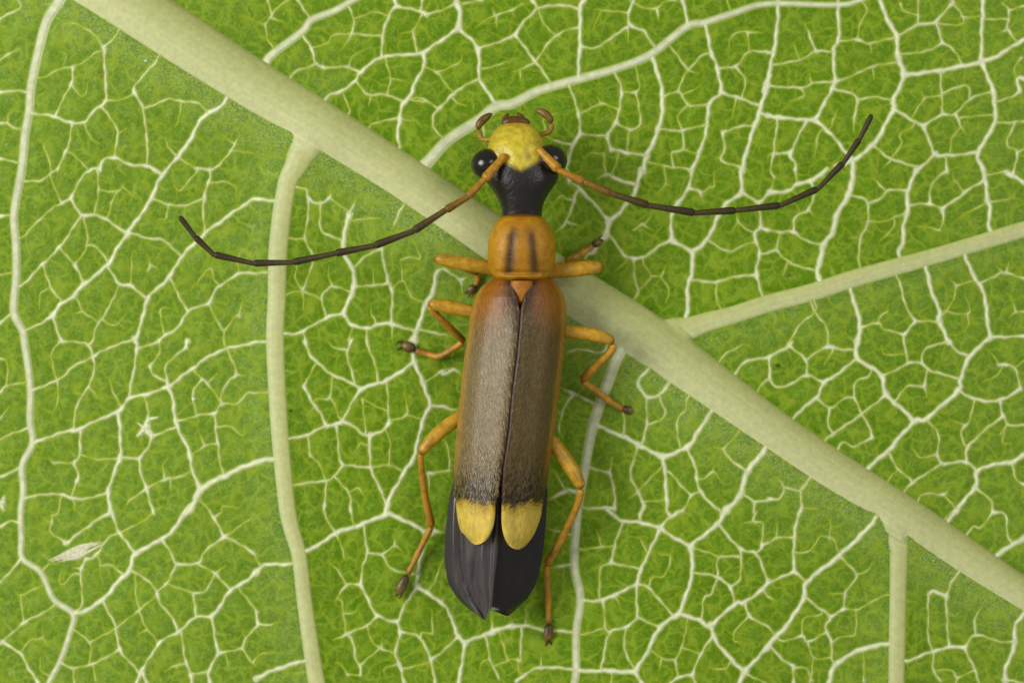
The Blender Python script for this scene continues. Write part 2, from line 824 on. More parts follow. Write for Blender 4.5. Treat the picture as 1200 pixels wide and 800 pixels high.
def catmull(pts, step):
    """resample a polyline (n x k) as a Catmull-Rom spline, spacing measured on the first two columns"""
    pts = np.asarray(pts, float)
    if len(pts) < 2:
        return pts
    ext = np.vstack([2 * pts[0] - pts[1], pts, 2 * pts[-1] - pts[-2]])
    out = []
    for i in range(1, len(ext) - 2):
        p0, p1, p2, p3 = ext[i - 1:i + 3]
        n = max(2, int(math.ceil(np.linalg.norm((p2 - p1)[:3]) / step)))
        t = (np.arange(n) / n)[:, None]
        out.append(0.5 * (2 * p1 + (p2 - p0) * t + (2 * p0 - 5 * p1 + 4 * p2 - p3) * t ** 2 + (3 * p1 - p0 - 3 * p2 + p3) * t ** 3))
    out.append(pts[-1:])
    return np.vstack(out)


def mesh_obj(name, V, F, mat, parent=None, colors=None, attrs=None, root=None, smooth=True):
    me = bpy.data.meshes.new(name)
    me.from_pydata(np.asarray(V, float).tolist(), [], [list(map(int, f)) for f in F])
    if smooth:
        me.polygons.foreach_set('use_smooth', [True] * len(me.polygons))
    if colors is not None:
        a = me.color_attributes.new('Col', 'FLOAT_COLOR', 'POINT')
        c = np.ones((len(V), 4), np.float32); c[:, :3] = colors
        a.data.foreach_set('color', c.ravel())
    for k, v in (attrs or {}).items():
        a = me.attributes.new(k, 'FLOAT', 'POINT')
        a.data.foreach_set('value', np.asarray(v, np.float32).ravel())
    me.materials.append(mat)
    me.update()
    o = bpy.data.objects.new(name, me)
    col.objects.link(o)
    if parent is not None:
        o.parent = parent
        if parent.type == 'EMPTY':
            o.matrix_parent_inverse = Matrix.Translation(-parent.location)
    return o


def grid_faces(nr, nc, close=False, off=0):
    F = []
    for i in range(nr - 1):
        for j in range(nc if close else nc - 1):
            a = off + i * nc + j; b = off + i * nc + (j + 1) % nc
            F.append((a, b, b + nc, a + nc))
    return F


def tag(o, label=None, cat=None, group=None, kind=None):
    if label: o['label'] = label
    if cat: o['category'] = cat
    if group: o['group'] = group
    if kind: o['kind'] = kind
    return o


# ---------------------------------------------------------------- materials
def new_mat(name):
    m = bpy.data.materials.new(name); m.use_nodes = True
    nt = m.node_tree
    b = nt.nodes['Principled BSDF']
    return m, nt, b


def N(nt, typ, **kw):
    n = nt.nodes.new(typ)
    for k, v in kw.items():
        setattr(n, k, v)
    return n


def col_attr_mat(name, rough=0.4, spec=0.5, coat=0.0, noise_scale=20, noise_amt=0.25, bump=0.0, bump_scale=60,
                 sss=0.0, sss_r=(0.05, 0.03, 0.01), sheen=0.0, stretch=None, trans=0.0):
    m, nt, b = new_mat(name)
    at = N(nt, 'ShaderNodeAttribute', attribute_name='Col')
    tc = N(nt, 'ShaderNodeTexCoord')
    vec = tc.outputs['Object']
    if stretch:
        mp = N(nt, 'ShaderNodeMapping'); mp.inputs['Scale'].default_value = stretch
        nt.links.new(vec, mp.inputs['Vector']); vec = mp.outputs['Vector']
    nz = N(nt, 'ShaderNodeTexNoise'); nz.inputs['Scale'].default_value = noise_scale; nz.inputs['Detail'].default_value = 5
    nt.links.new(vec, nz.inputs['Vector'])
    mr = N(nt, 'ShaderNodeMapRange'); mr.inputs['From Min'].default_value = 0.3; mr.inputs['From Max'].default_value = 0.7
    mr.inputs['To Min'].default_value = 1 - noise_amt; mr.inputs['To Max'].default_value = 1 + noise_amt
    nt.links.new(nz.outputs['Fac'], mr.inputs['Value'])
    mul = N(nt, 'ShaderNodeVectorMath', operation='SCALE')
    nt.links.new(at.outputs['Color'], mul.inputs[0]); nt.links.new(mr.outputs['Result'], mul.inputs['Scale'])
    nt.links.new(mul.outputs['Vector'], b.inputs['Base Color'])
    b.inputs['Roughness'].default_value = rough
    b.inputs['Specular IOR Level'].default_value = spec
    b.inputs['Coat Weight'].default_value = coat
    b.inputs['Coat Roughness'].default_value = 0.25
    b.inputs['Sheen Weight'].default_value = sheen
    b.inputs['Subsurface Weight'].default_value = sss
    b.inputs['Subsurface Radius'].default_value = sss_r
    b.inputs['Subsurface Scale'].default_value = 1.0
    if bump:
        n2 = N(nt, 'ShaderNodeTexNoise'); n2.inputs['Scale'].default_value = bump_scale; n2.inputs['Detail'].default_value = 4
        nt.links.new(vec, n2.inputs['Vector'])
        bp = N(nt, 'ShaderNodeBump'); bp.inputs['Strength'].default_value = bump; bp.inputs['Distance'].default_value = 0.02
        nt.links.new(n2.outputs['Fac'], bp.inputs['Height']); nt.links.new(bp.outputs['Normal'], b.inputs['Normal'])
    if trans:
        tr = N(nt, 'ShaderNodeBsdfTranslucent'); nt.links.new(mul.outputs['Vector'], tr.inputs['Color'])
        mx = N(nt, 'ShaderNodeMixShader'); mx.inputs[0].default_value = trans
        out = nt.nodes['Material Output']
        nt.links.new(b.outputs[0], mx.inputs[1]); nt.links.new(tr.outputs[0], mx.inputs[2]); nt.links.new(mx.outputs[0], out.inputs['Surface'])
    return m


def blade_material():
    m, nt, b = new_mat('leaf_blade')
    L = nt.links.new
    tc = N(nt, 'ShaderNodeTexCoord'); V = tc.outputs['Object']

    def noise(scale, detail=3, rough=0.5):
        n = N(nt, 'ShaderNodeTexNoise'); n.inputs['Scale'].default_value = scale
        n.inputs['Detail'].default_value = detail; n.inputs['Roughness'].default_value = rough
        L(V, n.inputs['Vector']); return n.outputs['Fac']

    def ramp(x, a, bb, lo=0.0, hi=1.0):
        r = N(nt, 'ShaderNodeMapRange'); r.inputs['From Min'].default_value = a; r.inputs['From Max'].default_value = bb
        r.inputs['To Min'].default_value = lo; r.inputs['To Max'].default_value = hi
        L(x, r.inputs['Value']); return r.outputs['Result']

    def math_(op, x, y):
        n = N(nt, 'ShaderNodeMath', operation=op)
        for i, v in enumerate((x, y)):
            if isinstance(v, (int, float)): n.inputs[i].default_value = v
            else: L(v, n.inputs[i])
        return n.outputs[0]

    def mix(f, a, bcol):
        n = N(nt, 'ShaderNodeMix', data_type='RGBA')
        if isinstance(f, (int, float)): n.inputs['Factor'].default_value = f
        else: L(f, n.inputs['Factor'])
        for key, v in (('A', a), ('B', bcol)):
            s = [i for i in n.inputs if i.name == key and i.type == 'RGBA'][0]
            if isinstance(v, (tuple, list, np.ndarray)): s.default_value = (*[float(q) for q in v], 1)
            else: L(v, s)
        return [o for o in n.outputs if o.type == 'RGBA'][0]

    g1, g2, g3 = GREENS
    broad = ramp(noise(1.6, 4, 0.6), 0.36, 0.64)
    cell = ramp(noise(7.0, 3, 0.6), 0.35, 0.65)
    c = mix(broad, g1, g2)
    c = mix(math_('MULTIPLY', cell, 0.6), c, g3)
    # the spongy tissue: a grain of small pale cells
    vo = N(nt, 'ShaderNodeTexVoronoi', feature='SMOOTH_F1'); vo.inputs['Scale'].default_value = 30; L(V, vo.inputs['Vector'])
    grain = ramp(vo.outputs['Distance'], 0.05, 0.6, 1.0, 0.0)
    fine = ramp(noise(40, 3, 0.7), 0.40, 0.64)
    gr = math_('MULTIPLY', grain, fine)
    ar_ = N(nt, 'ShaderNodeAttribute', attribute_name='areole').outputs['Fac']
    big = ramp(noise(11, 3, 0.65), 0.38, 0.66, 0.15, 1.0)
    c = mix(math_('MULTIPLY', math_('MULTIPLY', ar_, big), 0.34), c, GRAIN_SHEEN)  # sheen on bulging areole centres, darker vein margins, painted into the colour
    c = mix(math_('MULTIPLY', math_('MULTIPLY', gr, ramp(ar_, 0, 1, 0.25, 1.0)), 0.85), c, GRAIN_SHEEN)
    dark = ramp(noise(32, 3, 0.75), 0.36, 0.52, 0.7, 0.0)
    c = mix(math_('MULTIPLY', dark, 0.7), c, lin(62, 98, 2))
    # pale reflected haze painted into the colour, flecked like down
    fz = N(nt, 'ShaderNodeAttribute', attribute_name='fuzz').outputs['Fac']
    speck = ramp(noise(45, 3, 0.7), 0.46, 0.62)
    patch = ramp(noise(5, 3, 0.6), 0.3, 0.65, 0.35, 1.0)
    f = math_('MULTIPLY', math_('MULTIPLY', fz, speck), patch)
    c = mix(math_('MULTIPLY', f, 0.8), c, SHEEN_FUZZ)
    c = mix(math_('MULTIPLY', fz, 0.12), c, SHEEN_FUZZ)
    # pale bundle sheath beside the veins
    vn = N(nt, 'ShaderNodeAttribute', attribute_name='vein').outputs['Fac']
    core = N(nt, 'ShaderNodeAttribute', attribute_name='core').outputs['Fac']
    # faint unresolved veinlets inside the areoles
    wv = N(nt, 'ShaderNodeTexNoise'); wv.inputs['Scale'].default_value = 5; L(V, wv.inputs['Vector'])
    av = N(nt, 'ShaderNodeVectorMath', operation='MULTIPLY_ADD'); L(wv.outputs['Color'], av.inputs[0]); av.inputs[1].default_value = (0.25, 0.25, 0.0); L(V, av.inputs[2])
    fl = N(nt, 'ShaderNodeVectorMath', operation='MULTIPLY'); L(av.outputs[0], fl.inputs[0]); fl.inputs[1].default_value = (1, 1, 0)
    ve = N(nt, 'ShaderNodeTexVoronoi', feature='DISTANCE_TO_EDGE'); ve.inputs['Scale'].default_value = 5.2; L(fl.outputs[0], ve.inputs['Vector'])
    net = math_('MULTIPLY', ramp(ve.outputs['Distance'], 0.01, 0.13, 1.0, 0.0), ramp(noise(3.5, 2), 0.3, 0.55, 0.25, 1.0))
    c = mix(math_('MULTIPLY', net, 0.62), c, SHEATH)
    vcol = mix(core, SHEATH, CREAM)
    c = mix(vn, c, vcol)
    L(c, b.inputs['Base Color'])
    b.inputs['Roughness'].default_value = 0.45
    b.inputs['Specular IOR Level'].default_value = 0.09
    hb = math_('ADD', math_('MULTIPLY', grain, 0.5), math_('MULTIPLY', noise(30, 3, 0.6), 0.8))
    bp = N(nt, 'ShaderNodeBump'); bp.inputs['Strength'].default_value = 0.22; bp.inputs['Distance'].default_value = 0.02
    L(hb, bp.inputs['Height']); L(bp.outputs['Normal'], b.inputs['Normal'])
    tr = N(nt, 'ShaderNodeBsdfTranslucent'); L(c, tr.inputs['Color'])
    mx = N(nt, 'ShaderNodeMixShader'); mx.inputs[0].default_value = 0.12
    L(b.outputs[0], mx.inputs[1]); L(tr.outputs[0], mx.inputs[2]); L(mx.outputs[0], nt.nodes['Material Output'].inputs['Surface'])
    return m


GREENS = (lin(82, 124, 4), lin(95, 137, 7), lin(108, 147, 22))
GRAIN_SHEEN = lin(158, 184, 66)
SHEEN_FUZZ = lin(190, 204, 130)
SHEATH = lin(152, 176, 44)
CREAM = lin(224, 228, 188)
PALE = lin(192, 202, 128)
YELLOW = lin(164, 182, 48)
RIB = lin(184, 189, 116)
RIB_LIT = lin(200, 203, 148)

M_BLADE = blade_material()
M_VEIN = col_attr_mat('vein', rough=0.5, spec=0.2, noise_scale=12, noise_amt=0.16, bump=0.04, bump_scale=40)
M_RIB = col_attr_mat('rib', rough=0.5, spec=0.25, noise_scale=16, noise_amt=0.09, bump=0.15, bump_scale=28)
M_SCAR = col_attr_mat('scar', rough=0.7, spec=0.2, noise_scale=25, noise_amt=0.2, bump=0.5, bump_scale=40)

# ---------------------------------------------------------------- the leaf: vein network
def wander(line, seed):
    """resampled line with a natural waver in path and width"""
    r = np.random.default_rng(seed)
    c = catmull(line, 3.0)
    n = len(c)
    k = np.arange(n)
    ph = r.uniform(0, 6.28, 4)
    c[:, 2] *= 1 + 0.10 * np.sin(k * 0.9 + ph[0]) + 0.08 * np.sin(k * 0.37 + ph[1])
    fade = np.minimum(1, np.minimum(k, n - 1 - k) / 4.0)
    d = np.gradient(c[:, :2], axis=0); d /= np.linalg.norm(d, axis=1)[:, None] + 1e-9
    w = (0.5 * np.sin(k * 0.55 + ph[2]) + 0.35 * np.sin(k * 1.3 + ph[3])) * fade
    c[:, 0] += -d[:, 1] * w; c[:, 1] += d[:, 0] * w
    return c


LINES = []
ox = oy = 0
for ln in TILES.strip().splitlines():
    if ln.startswith('T'):
        _, a, b_ = ln.split(); ox, oy = float(a), float(b_); continue
    w, pts = ln.split(':')
    pts = [tuple(float(q) for q in p.split(',')) for p in pts.split()]
    w = float(w); w = w * 0.71 if w > 4.4 else (w * 0.82 if w > 3 else w)
    LINES.append(np.array([(ox + x / 4, oy + y / 4, w) for x, y in pts]))

MIDRIB = np.array([(-250, -240, 78), (-120, -170, 78), (0, -90, 76), (60, -48, 74), (150, 8, 74), (212, 48, 73), (300, 104, 70), (385, 155, 66), (460, 202, 62), (540, 256, 63), (640, 324, 67),
                   (750, 394, 70), (817, 441, 64), (900, 501, 57), (967, 547, 56), (1060, 605, 53), (1137, 657, 50), (1200, 698, 45), (1270, 742, 44), (1450, 850, 40)], float)
SECONDARY = [
    np.array([(374, 147, 56), (362, 166, 47), (352, 182, 38), (345, 197, 31), (337, 212, 27), (330, 250, 27), (325, 300, 27), (324, 350, 26), (322, 400, 26), (327, 500, 25), (337, 600, 24), (350, 650, 22), (356, 700, 22), (363, 750, 23), (371, 800, 24), (390, 880, 23), (430, 1010, 20)], float),
    np.array([(90, -25, 16), (72, 5, 12), (57, 27, 11), (47, 60, 10.5), (38, 100, 10), (35, 132, 9.5), (30, 160, 9.5), (26, 200, 9.5), (17, 250, 9), (19, 287, 9), (19, 325, 9), (16, 365, 9), (26, 387, 8.5), (28, 400, 8.5),
              (33, 437, 8), (35, 462, 8), (34, 492, 8), (37, 519, 7.5), (25, 545, 7.5), (26, 575, 7.5), (23, 600, 7), (24, 630, 7), (25, 654, 6.5), (47, 671, 6.5), (62, 702, 6.5), (85, 719, 7), (82, 740, 6), (70, 775, 6), (57, 800, 6), (40, 850, 5)], float),
    np.array([(745, 405, 60), (790, 390, 42), (810, 384, 31), (830, 377, 27), (860, 369, 25), (900, 356, 25), (950, 343, 25), (1000, 327, 25), (1050, 313, 24), (1100, 299, 23), (1150, 284, 23), (1200, 269, 23), (1280, 245, 22), (1420, 190, 18)], float),
    np.array([(1042, 592, 40), (1048, 612, 36), (1051, 628, 31), (1053, 642, 27.5), (1053, 650, 26), (1052, 700, 24), (1051, 750, 24), (1050, 800, 23), (1047, 880, 22), (1040, 1010, 18)], float),
    np.array([(490, 200, 15), (502, 190, 13.5), (525, 165, 12.5), (560, 142, 12), (582, 125, 11.5), (600, 122, 11), (630, 107, 10), (667, 96, 10), (720, 81, 9), (762, 64, 9), (805, 31, 8.5), (827, 26, 8), (860, 15, 7.5), (900, 4, 6.5), (982, 5, 6), (1007, 0, 5.5), (1040, -14, 5)], float),
    np.array([(312, 74, 10), (320, 64, 9), (355, 37, 8.5), (365, 24, 8), (392, 13, 7.5), (415, 0, 7), (450, -20, 6)], float),
    np.array([(730, 405, 14), (722, 420, 13), (715, 440, 12.5), (702, 475, 12), (692, 512, 11), (685, 552, 10), (677, 600, 9.5), (673, 660, 9.5), (680, 700, 9), (675, 740, 8.5), (675, 785, 8.5), (672, 805, 8), (665, 850, 7)], float),
]
# ends that nearly touch another vein are led onto it
ALL = LINES + SECONDARY + [MIDRIB]
RIBC = [catmull(rb, 4.0) for rb in SECONDARY + [MIDRIB]]
segs = [(i, s[k], s[k + 1]) for i, s in enumerate(ALL) for k in range(len(s) - 1)]
SA = np.array([s[1][:2] for s in segs]); SB = np.array([s[2][:2] for s in segs]); SI = np.array([s[0] for s in segs])
for i, ln in enumerate(LINES):
    for e in (0, -1):
        p = ln[e, :2]
        ab = SB - SA
        t = np.clip(((p - SA) * ab).sum(1) / ((ab * ab).sum(1) + 1e-9), 0, 1)
        q = SA + ab * t[:, None]
        d = np.linalg.norm(q - p, axis=1); d[SI == i] = 1e9
        k = int(d.argmin())
        if d[k] < 6.0:
            ln[e, :2] = q[k]
    for e in (0, -1):
        p = LINES[i][e, :2]
        if not (2 < p[0] < 1198 and 2 < p[1] < 798): continue
        best = None
        for cc in RIBC:
            dd = np.linalg.norm(cc[:, :2] - p, axis=1); k = int(dd.argmin())
            gap = dd[k] - cc[k, 2] / 2
            if -2 < gap < (21 if LINES[i][e, 2] > 3.6 else 13) and (best is None or gap < best[0]): best = (gap, cc[k])
        if best is not None:
            nw = np.array([best[1][0], best[1][1], LINES[i][e, 2]])
            nw[:2] = p + (nw[:2] - p) * min(1.0, (best[0] + min(9.0, best[1][2] * 0.35)) / (np.linalg.norm(nw[:2] - p) + 1e-6))
            LINES[i] = np.vstack([nw, LINES[i]]) if e == 0 else np.vstack([LINES[i], nw])
ALL2 = LINES + SECONDARY + [MIDRIB]
PTS = [catmull(l, 2.0) for l in ALL2]
FREE = {}
for i, ln in enumerate(LINES):
    for e in (0, -1):
        p = ln[e, :2]
        ok = False
        for j, q in enumerate(PTS):
            if j != i and (np.linalg.norm(q[:, :2] - p, axis=1) < np.maximum(3.0, q[:, 2] / 2)).any(): ok = True; break
        if ok or not (6 < p[0] < 1194 and 6 < p[1] < 794): continue
        # carry the end on to the vein it is heading for
        t_ = p - ln[1 if e == 0 else -2, :2]; t_ /= np.linalg.norm(t_) + 1e-9
        best = None
        for j, q in enumerate(PTS):
            if j == i: continue
            v_ = q[:, :2] - p
            dd = np.linalg.norm(v_, axis=1)
            cs = (v_ @ t_) / (dd + 1e-9)
            m = (dd < (22 if ln[e, 2] >= 2.9 else 11)) & (cs > 0.72)
            if m.any():
                k = np.where(m)[0][dd[m].argmin()]
                if best is None or dd[k] < best[0]: best = (dd[k], q[k, :2])
        if best is not None:
            nw = np.array([best[1][0], best[1][1], ln[e, 2] * 0.9])
            LINES[i] = ln = np.vstack([nw, ln]) if e == 0 else np.vstack([ln, nw])
        else:
            FREE.setdefault(i, []).append(e)
# knots where three or more veins meet are thicker
ends = np.vstack([l[[0, -1], :2] for l in LINES])
for ln in LINES:
    for r_ in ln:
        n = int((np.linalg.norm(ends - r_[:2], axis=1) < 3.0).sum())
        if n >= 2 and r_[2] >= 2.6:
            pass
CURVES = [wander(l, i) for i, l in enumerate(LINES)]
for i, es in list(FREE.items()):
    if len(es) < 2: continue
    cand = []
    for e in es:
        p = LINES[i][e, :2]
        for j, q in enumerate(PTS):
            if j == i: continue
            dd = np.linalg.norm(q[:, :2] - p, axis=1); k = int(dd.argmin())
            cand.append((dd[k], e, q[k, :2]))
    d_, e, q_ = min(cand, key=lambda t_: t_[0])
    if d_ < 30:
        p = LINES[i][e]
        m_ = (p[:2] + q_) / 2 + nrng.normal(0, 1.0, 2)
        ext = np.array([(q_[0], q_[1], p[2]), (m_[0], m_[1], p[2])])
        LINES[i] = np.vstack([ext, LINES[i]]) if e == 0 else np.vstack([LINES[i], ext[::-1]])
        FREE[i] = [x_ for x_ in es if x_ != e]
        CURVES[i] = wander(LINES[i], i)
KNOT = np.array([LINES[i][e, :2] for i in range(len(LINES)) for e in (0, -1) if e not in FREE.get(i, [])])
KW = np.array([LINES[i][e, 2] for i in range(len(LINES)) for e in (0, -1) if e not in FREE.get(i, [])])
KR = np.random.default_rng(4).uniform(0.1, 1.0, len(KNOT))
for cc in [RIBC[q] for q in (0, 2, 3, 7)]:
    dd = np.linalg.norm(KNOT[:, None] - cc[None, :, :2], axis=2) - cc[None, :, 2] / 2
    KR[dd.min(1) < 6] = 0.0
for c in CURVES:
    d = np.linalg.norm(c[:, None, :2] - KNOT[None], axis=2)
    g = (KR[None] * np.clip(KW[None] / 3.5, 0.3, 1.2) * np.exp(-(d / (2.0 + 0.6 * KW[None])) ** 2)).max(1)
    c[:, 2] *= 0.94 + 0.7 * g
for i, es in FREE.items():               # blind ends run out thin
    n = len(CURVES[i]); k = np.arange(n)
    for e in es:
        dist = k if e == 0 else n - 1 - k
        CURVES[i][:, 2] *= 0.45 + 0.55 * smooth01(dist / min(5.0, n / 2))
SEC_CURVES = [catmull(s, 4.0) for s in SECONDARY]
MID_CURVE = catmull(MIDRIB, 5.0)
# the network goes on beyond the picture
OUTER = []
for sx in (-1, 0, 1):
    for sy in (-1, 0, 1):
        if sx == 0 and sy == 0: continue
        for c in CURVES:
            q = c.copy()
            if sx: q[:, 0] = (-q[:, 0] if sx < 0 else 2400 - q[:, 0])
            if sy: q[:, 1] = (-q[:, 1] if sy < 0 else 1600 - q[:, 1])
            m = q[:, :2].mean(0)
            if -260 < m[0] < 1460 and -240 < m[1] < 1040:
                OUTER.append(q)

# ---------------------------------------------------------------- the leaf: blade surface
def axis(lo, hi, flo, fhi, fine, coarse):
    return np.concatenate([np.arange(lo, flo, coarse), np.arange(flo, fhi, fine), np.arange(fhi, hi + 1, coarse)])


GX = axis(-620, 1820, -60, 1260, 1.5, 7.0)
GY = axis(-520, 1320, -50, 850, 1.5, 7.0)
XX, YY = np.meshgrid(GX, GY)


def line_field(curve, signed=False, sub=1):
    """distance from every grid point to a long curve (coarse vectorised)"""
    c = curve[::sub]
    best = np.full(XX.shape, 1e9); sgn = np.zeros(XX.shape); wd = np.zeros(XX.shape)
    for k in range(len(c) - 1):
        a, b_ = c[k], c[k + 1]
        ab = b_[:2] - a[:2]; L2 = float(ab @ ab) + 1e-9
        t = np.clip(((XX - a[0]) * ab[0] + (YY - a[1]) * ab[1]) / L2, 0, 1)
        dx = XX - (a[0] + ab[0] * t); dy = YY - (a[1] + ab[1] * t)
        d = np.hypot(dx, dy); m = d < best
        best[m] = d[m]; sgn[m] = np.sign(ab[0] * dy - ab[1] * dx)[m]; wd[m] = (a[2] + (b_[2] - a[2]) * t)[m]
    return best, sgn, wd


MD, MS, MW = line_field(MIDRIB)          # sign > 0: the lower left side of the midrib
SF = [line_field(SECONDARY[i]) for i in (0, 2, 3)]
macro = 0.05 * np.sin(XX / 230.0 + 0.6) * np.cos(YY / 190.0) + 0.03 * np.sin(XX / 90.0 + YY / 130.0)
macro += 0.16 * np.exp(-np.maximum(MD - MW / 2, 0) / 45.0) * np.where(MS > 0, 1.0, 0.25)
for i, (d, s, w_) in enumerate(SF):
    macro += 0.05 * np.exp(-np.maximum(d - w_ / 2, 0) / 25.0)
BASE = macro.copy()


def sample(G, px, py):
    ix = np.clip(np.searchsorted(GX, px) - 1, 0, len(GX) - 2); iy = np.clip(np.searchsorted(GY, py) - 1, 0, len(GY) - 2)
    tx = np.clip((px - GX[ix]) / (GX[ix + 1] - GX[ix]), 0, 1); ty = np.clip((py - GY[iy]) / (GY[iy + 1] - GY[iy]), 0, 1)
    return (G[iy, ix] * (1 - tx) + G[iy, ix + 1] * tx) * (1 - ty) + (G[iy + 1, ix] * (1 - tx) + G[iy + 1, ix + 1] * tx) * ty


FEATHER = []
for k in range(17):
    f0 = rng.uniform(0.0, 0.45); f1 = rng.uniform(0.6, 1.0)
    o = rng.uniform(-6.5, 6.5) * (1.0 if 0.1 < f0 else 0.7)
    pt = lambda f, dv: (56 + 66 * f + dv * 0.35, 660 - 26 * f + dv)
    FEATHER.append([(*pt(f0, o * 0.6 + rng.uniform(-1, 1)), 1.0), (*pt((f0 + f1) / 2, o), rng.uniform(2.6, 4.6)), (*pt(f1, o * 0.55 + rng.uniform(-2, 2)), 0.9)])
STAR = [[(160, 511, 3), (170, 501, 8), (173, 492, 5), (185, 489, 2)], [(166, 500, 4), (171, 503, 9), (178, 511, 6)], [(160, 495, 1.5), (169, 501, 4), (176, 499, 2.5)], [(172, 501, 4), (174, 486, 1.5)]]
EDGE_SCAR = [[(-6, 592, 6), (1, 590, 8), (4, 582, 3)], [(0, 590, 6), (3, 597, 4)]]
SCARS = [catmull(np.array(q, float), 2.0) for q in FEATHER + STAR + EDGE_SCAR]
near = np.full(XX.shape, 60.0)           # distance to the nearest vein edge
halo = np.zeros(XX.shape); core = np.zeros(XX.shape)
def paint(c, amount=1.0):
    wmax = c[:, 2].mean()
    for k in range(len(c) - 1):
        a, b_ = c[k], c[k + 1]
        R = 22 + a[2] / 2
        x0, x1 = np.searchsorted(GX, (min(a[0], b_[0]) - R, max(a[0], b_[0]) + R)); y0, y1 = np.searchsorted(GY, (min(a[1], b_[1]) - R, max(a[1], b_[1]) + R))
        if x1 <= x0 or y1 <= y0: continue
        X = XX[y0:y1, x0:x1]; Y = YY[y0:y1, x0:x1]
        ab = b_[:2] - a[:2]; L2 = float(ab @ ab) + 1e-9
        t = np.clip(((X - a[0]) * ab[0] + (Y - a[1]) * ab[1]) / L2, 0, 1)
        w_ = a[2] + (b_[2] - a[2]) * t
        d = np.hypot(X - (a[0] + ab[0] * t), Y - (a[1] + ab[1] * t)) - w_ / 2
        np.minimum(near[y0:y1, x0:x1], d, out=near[y0:y1, x0:x1])
        st = amount * min(1.0, 0.45 + 0.13 * wmax)
        np.maximum(halo[y0:y1, x0:x1], st * (0.8 * smooth01((2.0 - d) / 3.2) + 0.2 * np.exp(-np.maximum(d, 0) / 4.0)), out=halo[y0:y1, x0:x1])
        np.maximum(core[y0:y1, x0:x1], smooth01((1.3 - d) / 2.6) * (0.05 + 0.42 * np.clip((w_ - 2.1) / 0.9, 0, 1) + 0.5 * smooth01((w_ - 2.7) / 2.2)), out=core[y0:y1, x0:x1])


for c in CURVES + SCARS + [SEC_CURVES[q] for q in (1, 4, 5, 6)] + [q for q in OUTER if -70 < q[:, 0].mean() < 1270 and -60 < q[:, 1].mean() < 860]:
    paint(c)
near = np.minimum(near, MD - MW / 2)
for f in SF:
    near = np.minimum(near, f[0] - f[2] / 2)
TWIGS = []
for _ in range(2600):                    # blind veinlets that end inside the areoles
    x, y = nrng.uniform(-20, 1220), nrng.uniform(-20, 820)
    v = float(sample(near, x, y))
    if not (6.5 < v < 26) or (float(sample(MD - MW / 2, x, y)) < 5) or min(float(sample(f[0] - f[2] / 2, x, y)) for f in SF) < 4: continue
    pts = [(x, y)]
    vx, vy = 0.0, 0.0
    for k in range(30):
        gx = float(sample(near, x + 1.5, y) - sample(near, x - 1.5, y)); gy = float(sample(near, x, y + 1.5) - sample(near, x, y - 1.5))
        g = math.hypot(gx, gy) + 1e-6
        vx = 0.7 * vx - 0.6 * gx / g + nrng.normal(0, 0.28); vy = 0.7 * vy - 0.6 * gy / g + nrng.normal(0, 0.28)
        sp = math.hypot(vx, vy) + 1e-6
        x += 2.2 * vx / sp; y += 2.2 * vy / sp
        pts.append((x, y))
        if float(sample(near, x, y)) < -0.3: break
    n = len(pts)
    if n < 4 or float(sample(near, x, y)) > 1: continue
    w_ = nrng.uniform(1.7, 2.5)
    c = np.array([(a_, b_, w_ * (0.55 + 0.45 * min(1, q / 3.0))) for q, (a_, b_) in enumerate(pts)])
    c[1:-1, :2] = (c[:-2, :2] + 2 * c[1:-1, :2] + c[2:, :2]) / 4
    TWIGS.append(c); paint(c, 0.8)
# blind veinlets and unresolved fine net inside the areoles
BLADE = BASE + 0.012 * smooth01(np.maximum(near - 1.0, 0) / 12.0) - 0.004

fuzz = np.where(MS > 0, np.exp(-np.maximum(MD - MW / 2, 0) / 34.0), 0.0)  # mask for the haze painted beside the ribs
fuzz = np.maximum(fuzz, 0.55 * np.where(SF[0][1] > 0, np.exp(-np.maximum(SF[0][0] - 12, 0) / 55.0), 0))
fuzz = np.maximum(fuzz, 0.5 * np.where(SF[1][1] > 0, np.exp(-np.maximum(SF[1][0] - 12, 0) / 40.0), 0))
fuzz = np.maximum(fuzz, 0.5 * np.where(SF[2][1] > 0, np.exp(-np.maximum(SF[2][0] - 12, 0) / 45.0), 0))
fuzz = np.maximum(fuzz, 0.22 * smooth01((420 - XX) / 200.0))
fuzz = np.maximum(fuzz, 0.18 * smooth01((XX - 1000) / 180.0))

leaf = bpy.data.objects.new('leaf', None); col.objects.link(leaf)
tag(leaf, 'green leaf underside with thick pale midrib and white net of veins under the beetle', 'leaf')

kz = (CAM_H - 0.0) / CAM_H
VX = (XX - 600) / 100.0; VY = (400 - YY) / 100.0
V = np.stack([VX, VY, BLADE], -1).reshape(-1, 3)
nr, nc = XX.shape
ii, jj = np.meshgrid(np.arange(nr - 1), np.arange(nc - 1), indexing='ij')
a = ii * nc + jj
quads = np.stack([a, a + nc, a + nc + 1, a + 1], -1).reshape(-1, 4)
cx = (GX[:-1] + GX[1:]) / 2; cy = (GY[:-1] + GY[1:]) / 2
CX, CY = np.meshgrid(cx, cy)
u_ = (CX - 600) * 0.83 + (CY - 400) * 0.56; v_ = -(CX - 600) * 0.56 + (CY - 400) * 0.83
keep = ((np.abs(u_) / 1320) ** 2.4 + (np.abs(v_) / 960) ** 2.4 < 1).ravel()
quads = quads[keep]
used = np.zeros(len(V), bool); used[quads.ravel()] = True
remap = np.cumsum(used) - 1
quads = remap[quads]; V = V[used]
me = bpy.data.meshes.new('blade')
me.vertices.add(len(V)); me.vertices.foreach_set('co', V.astype(np.float32).ravel())
me.loops.add(quads.size); me.loops.foreach_set('vertex_index', quads.astype(np.int32).ravel())
me.polygons.add(len(quads)); me.polygons.foreach_set('loop_start', np.arange(0, quads.size, 4, dtype=np.int32))
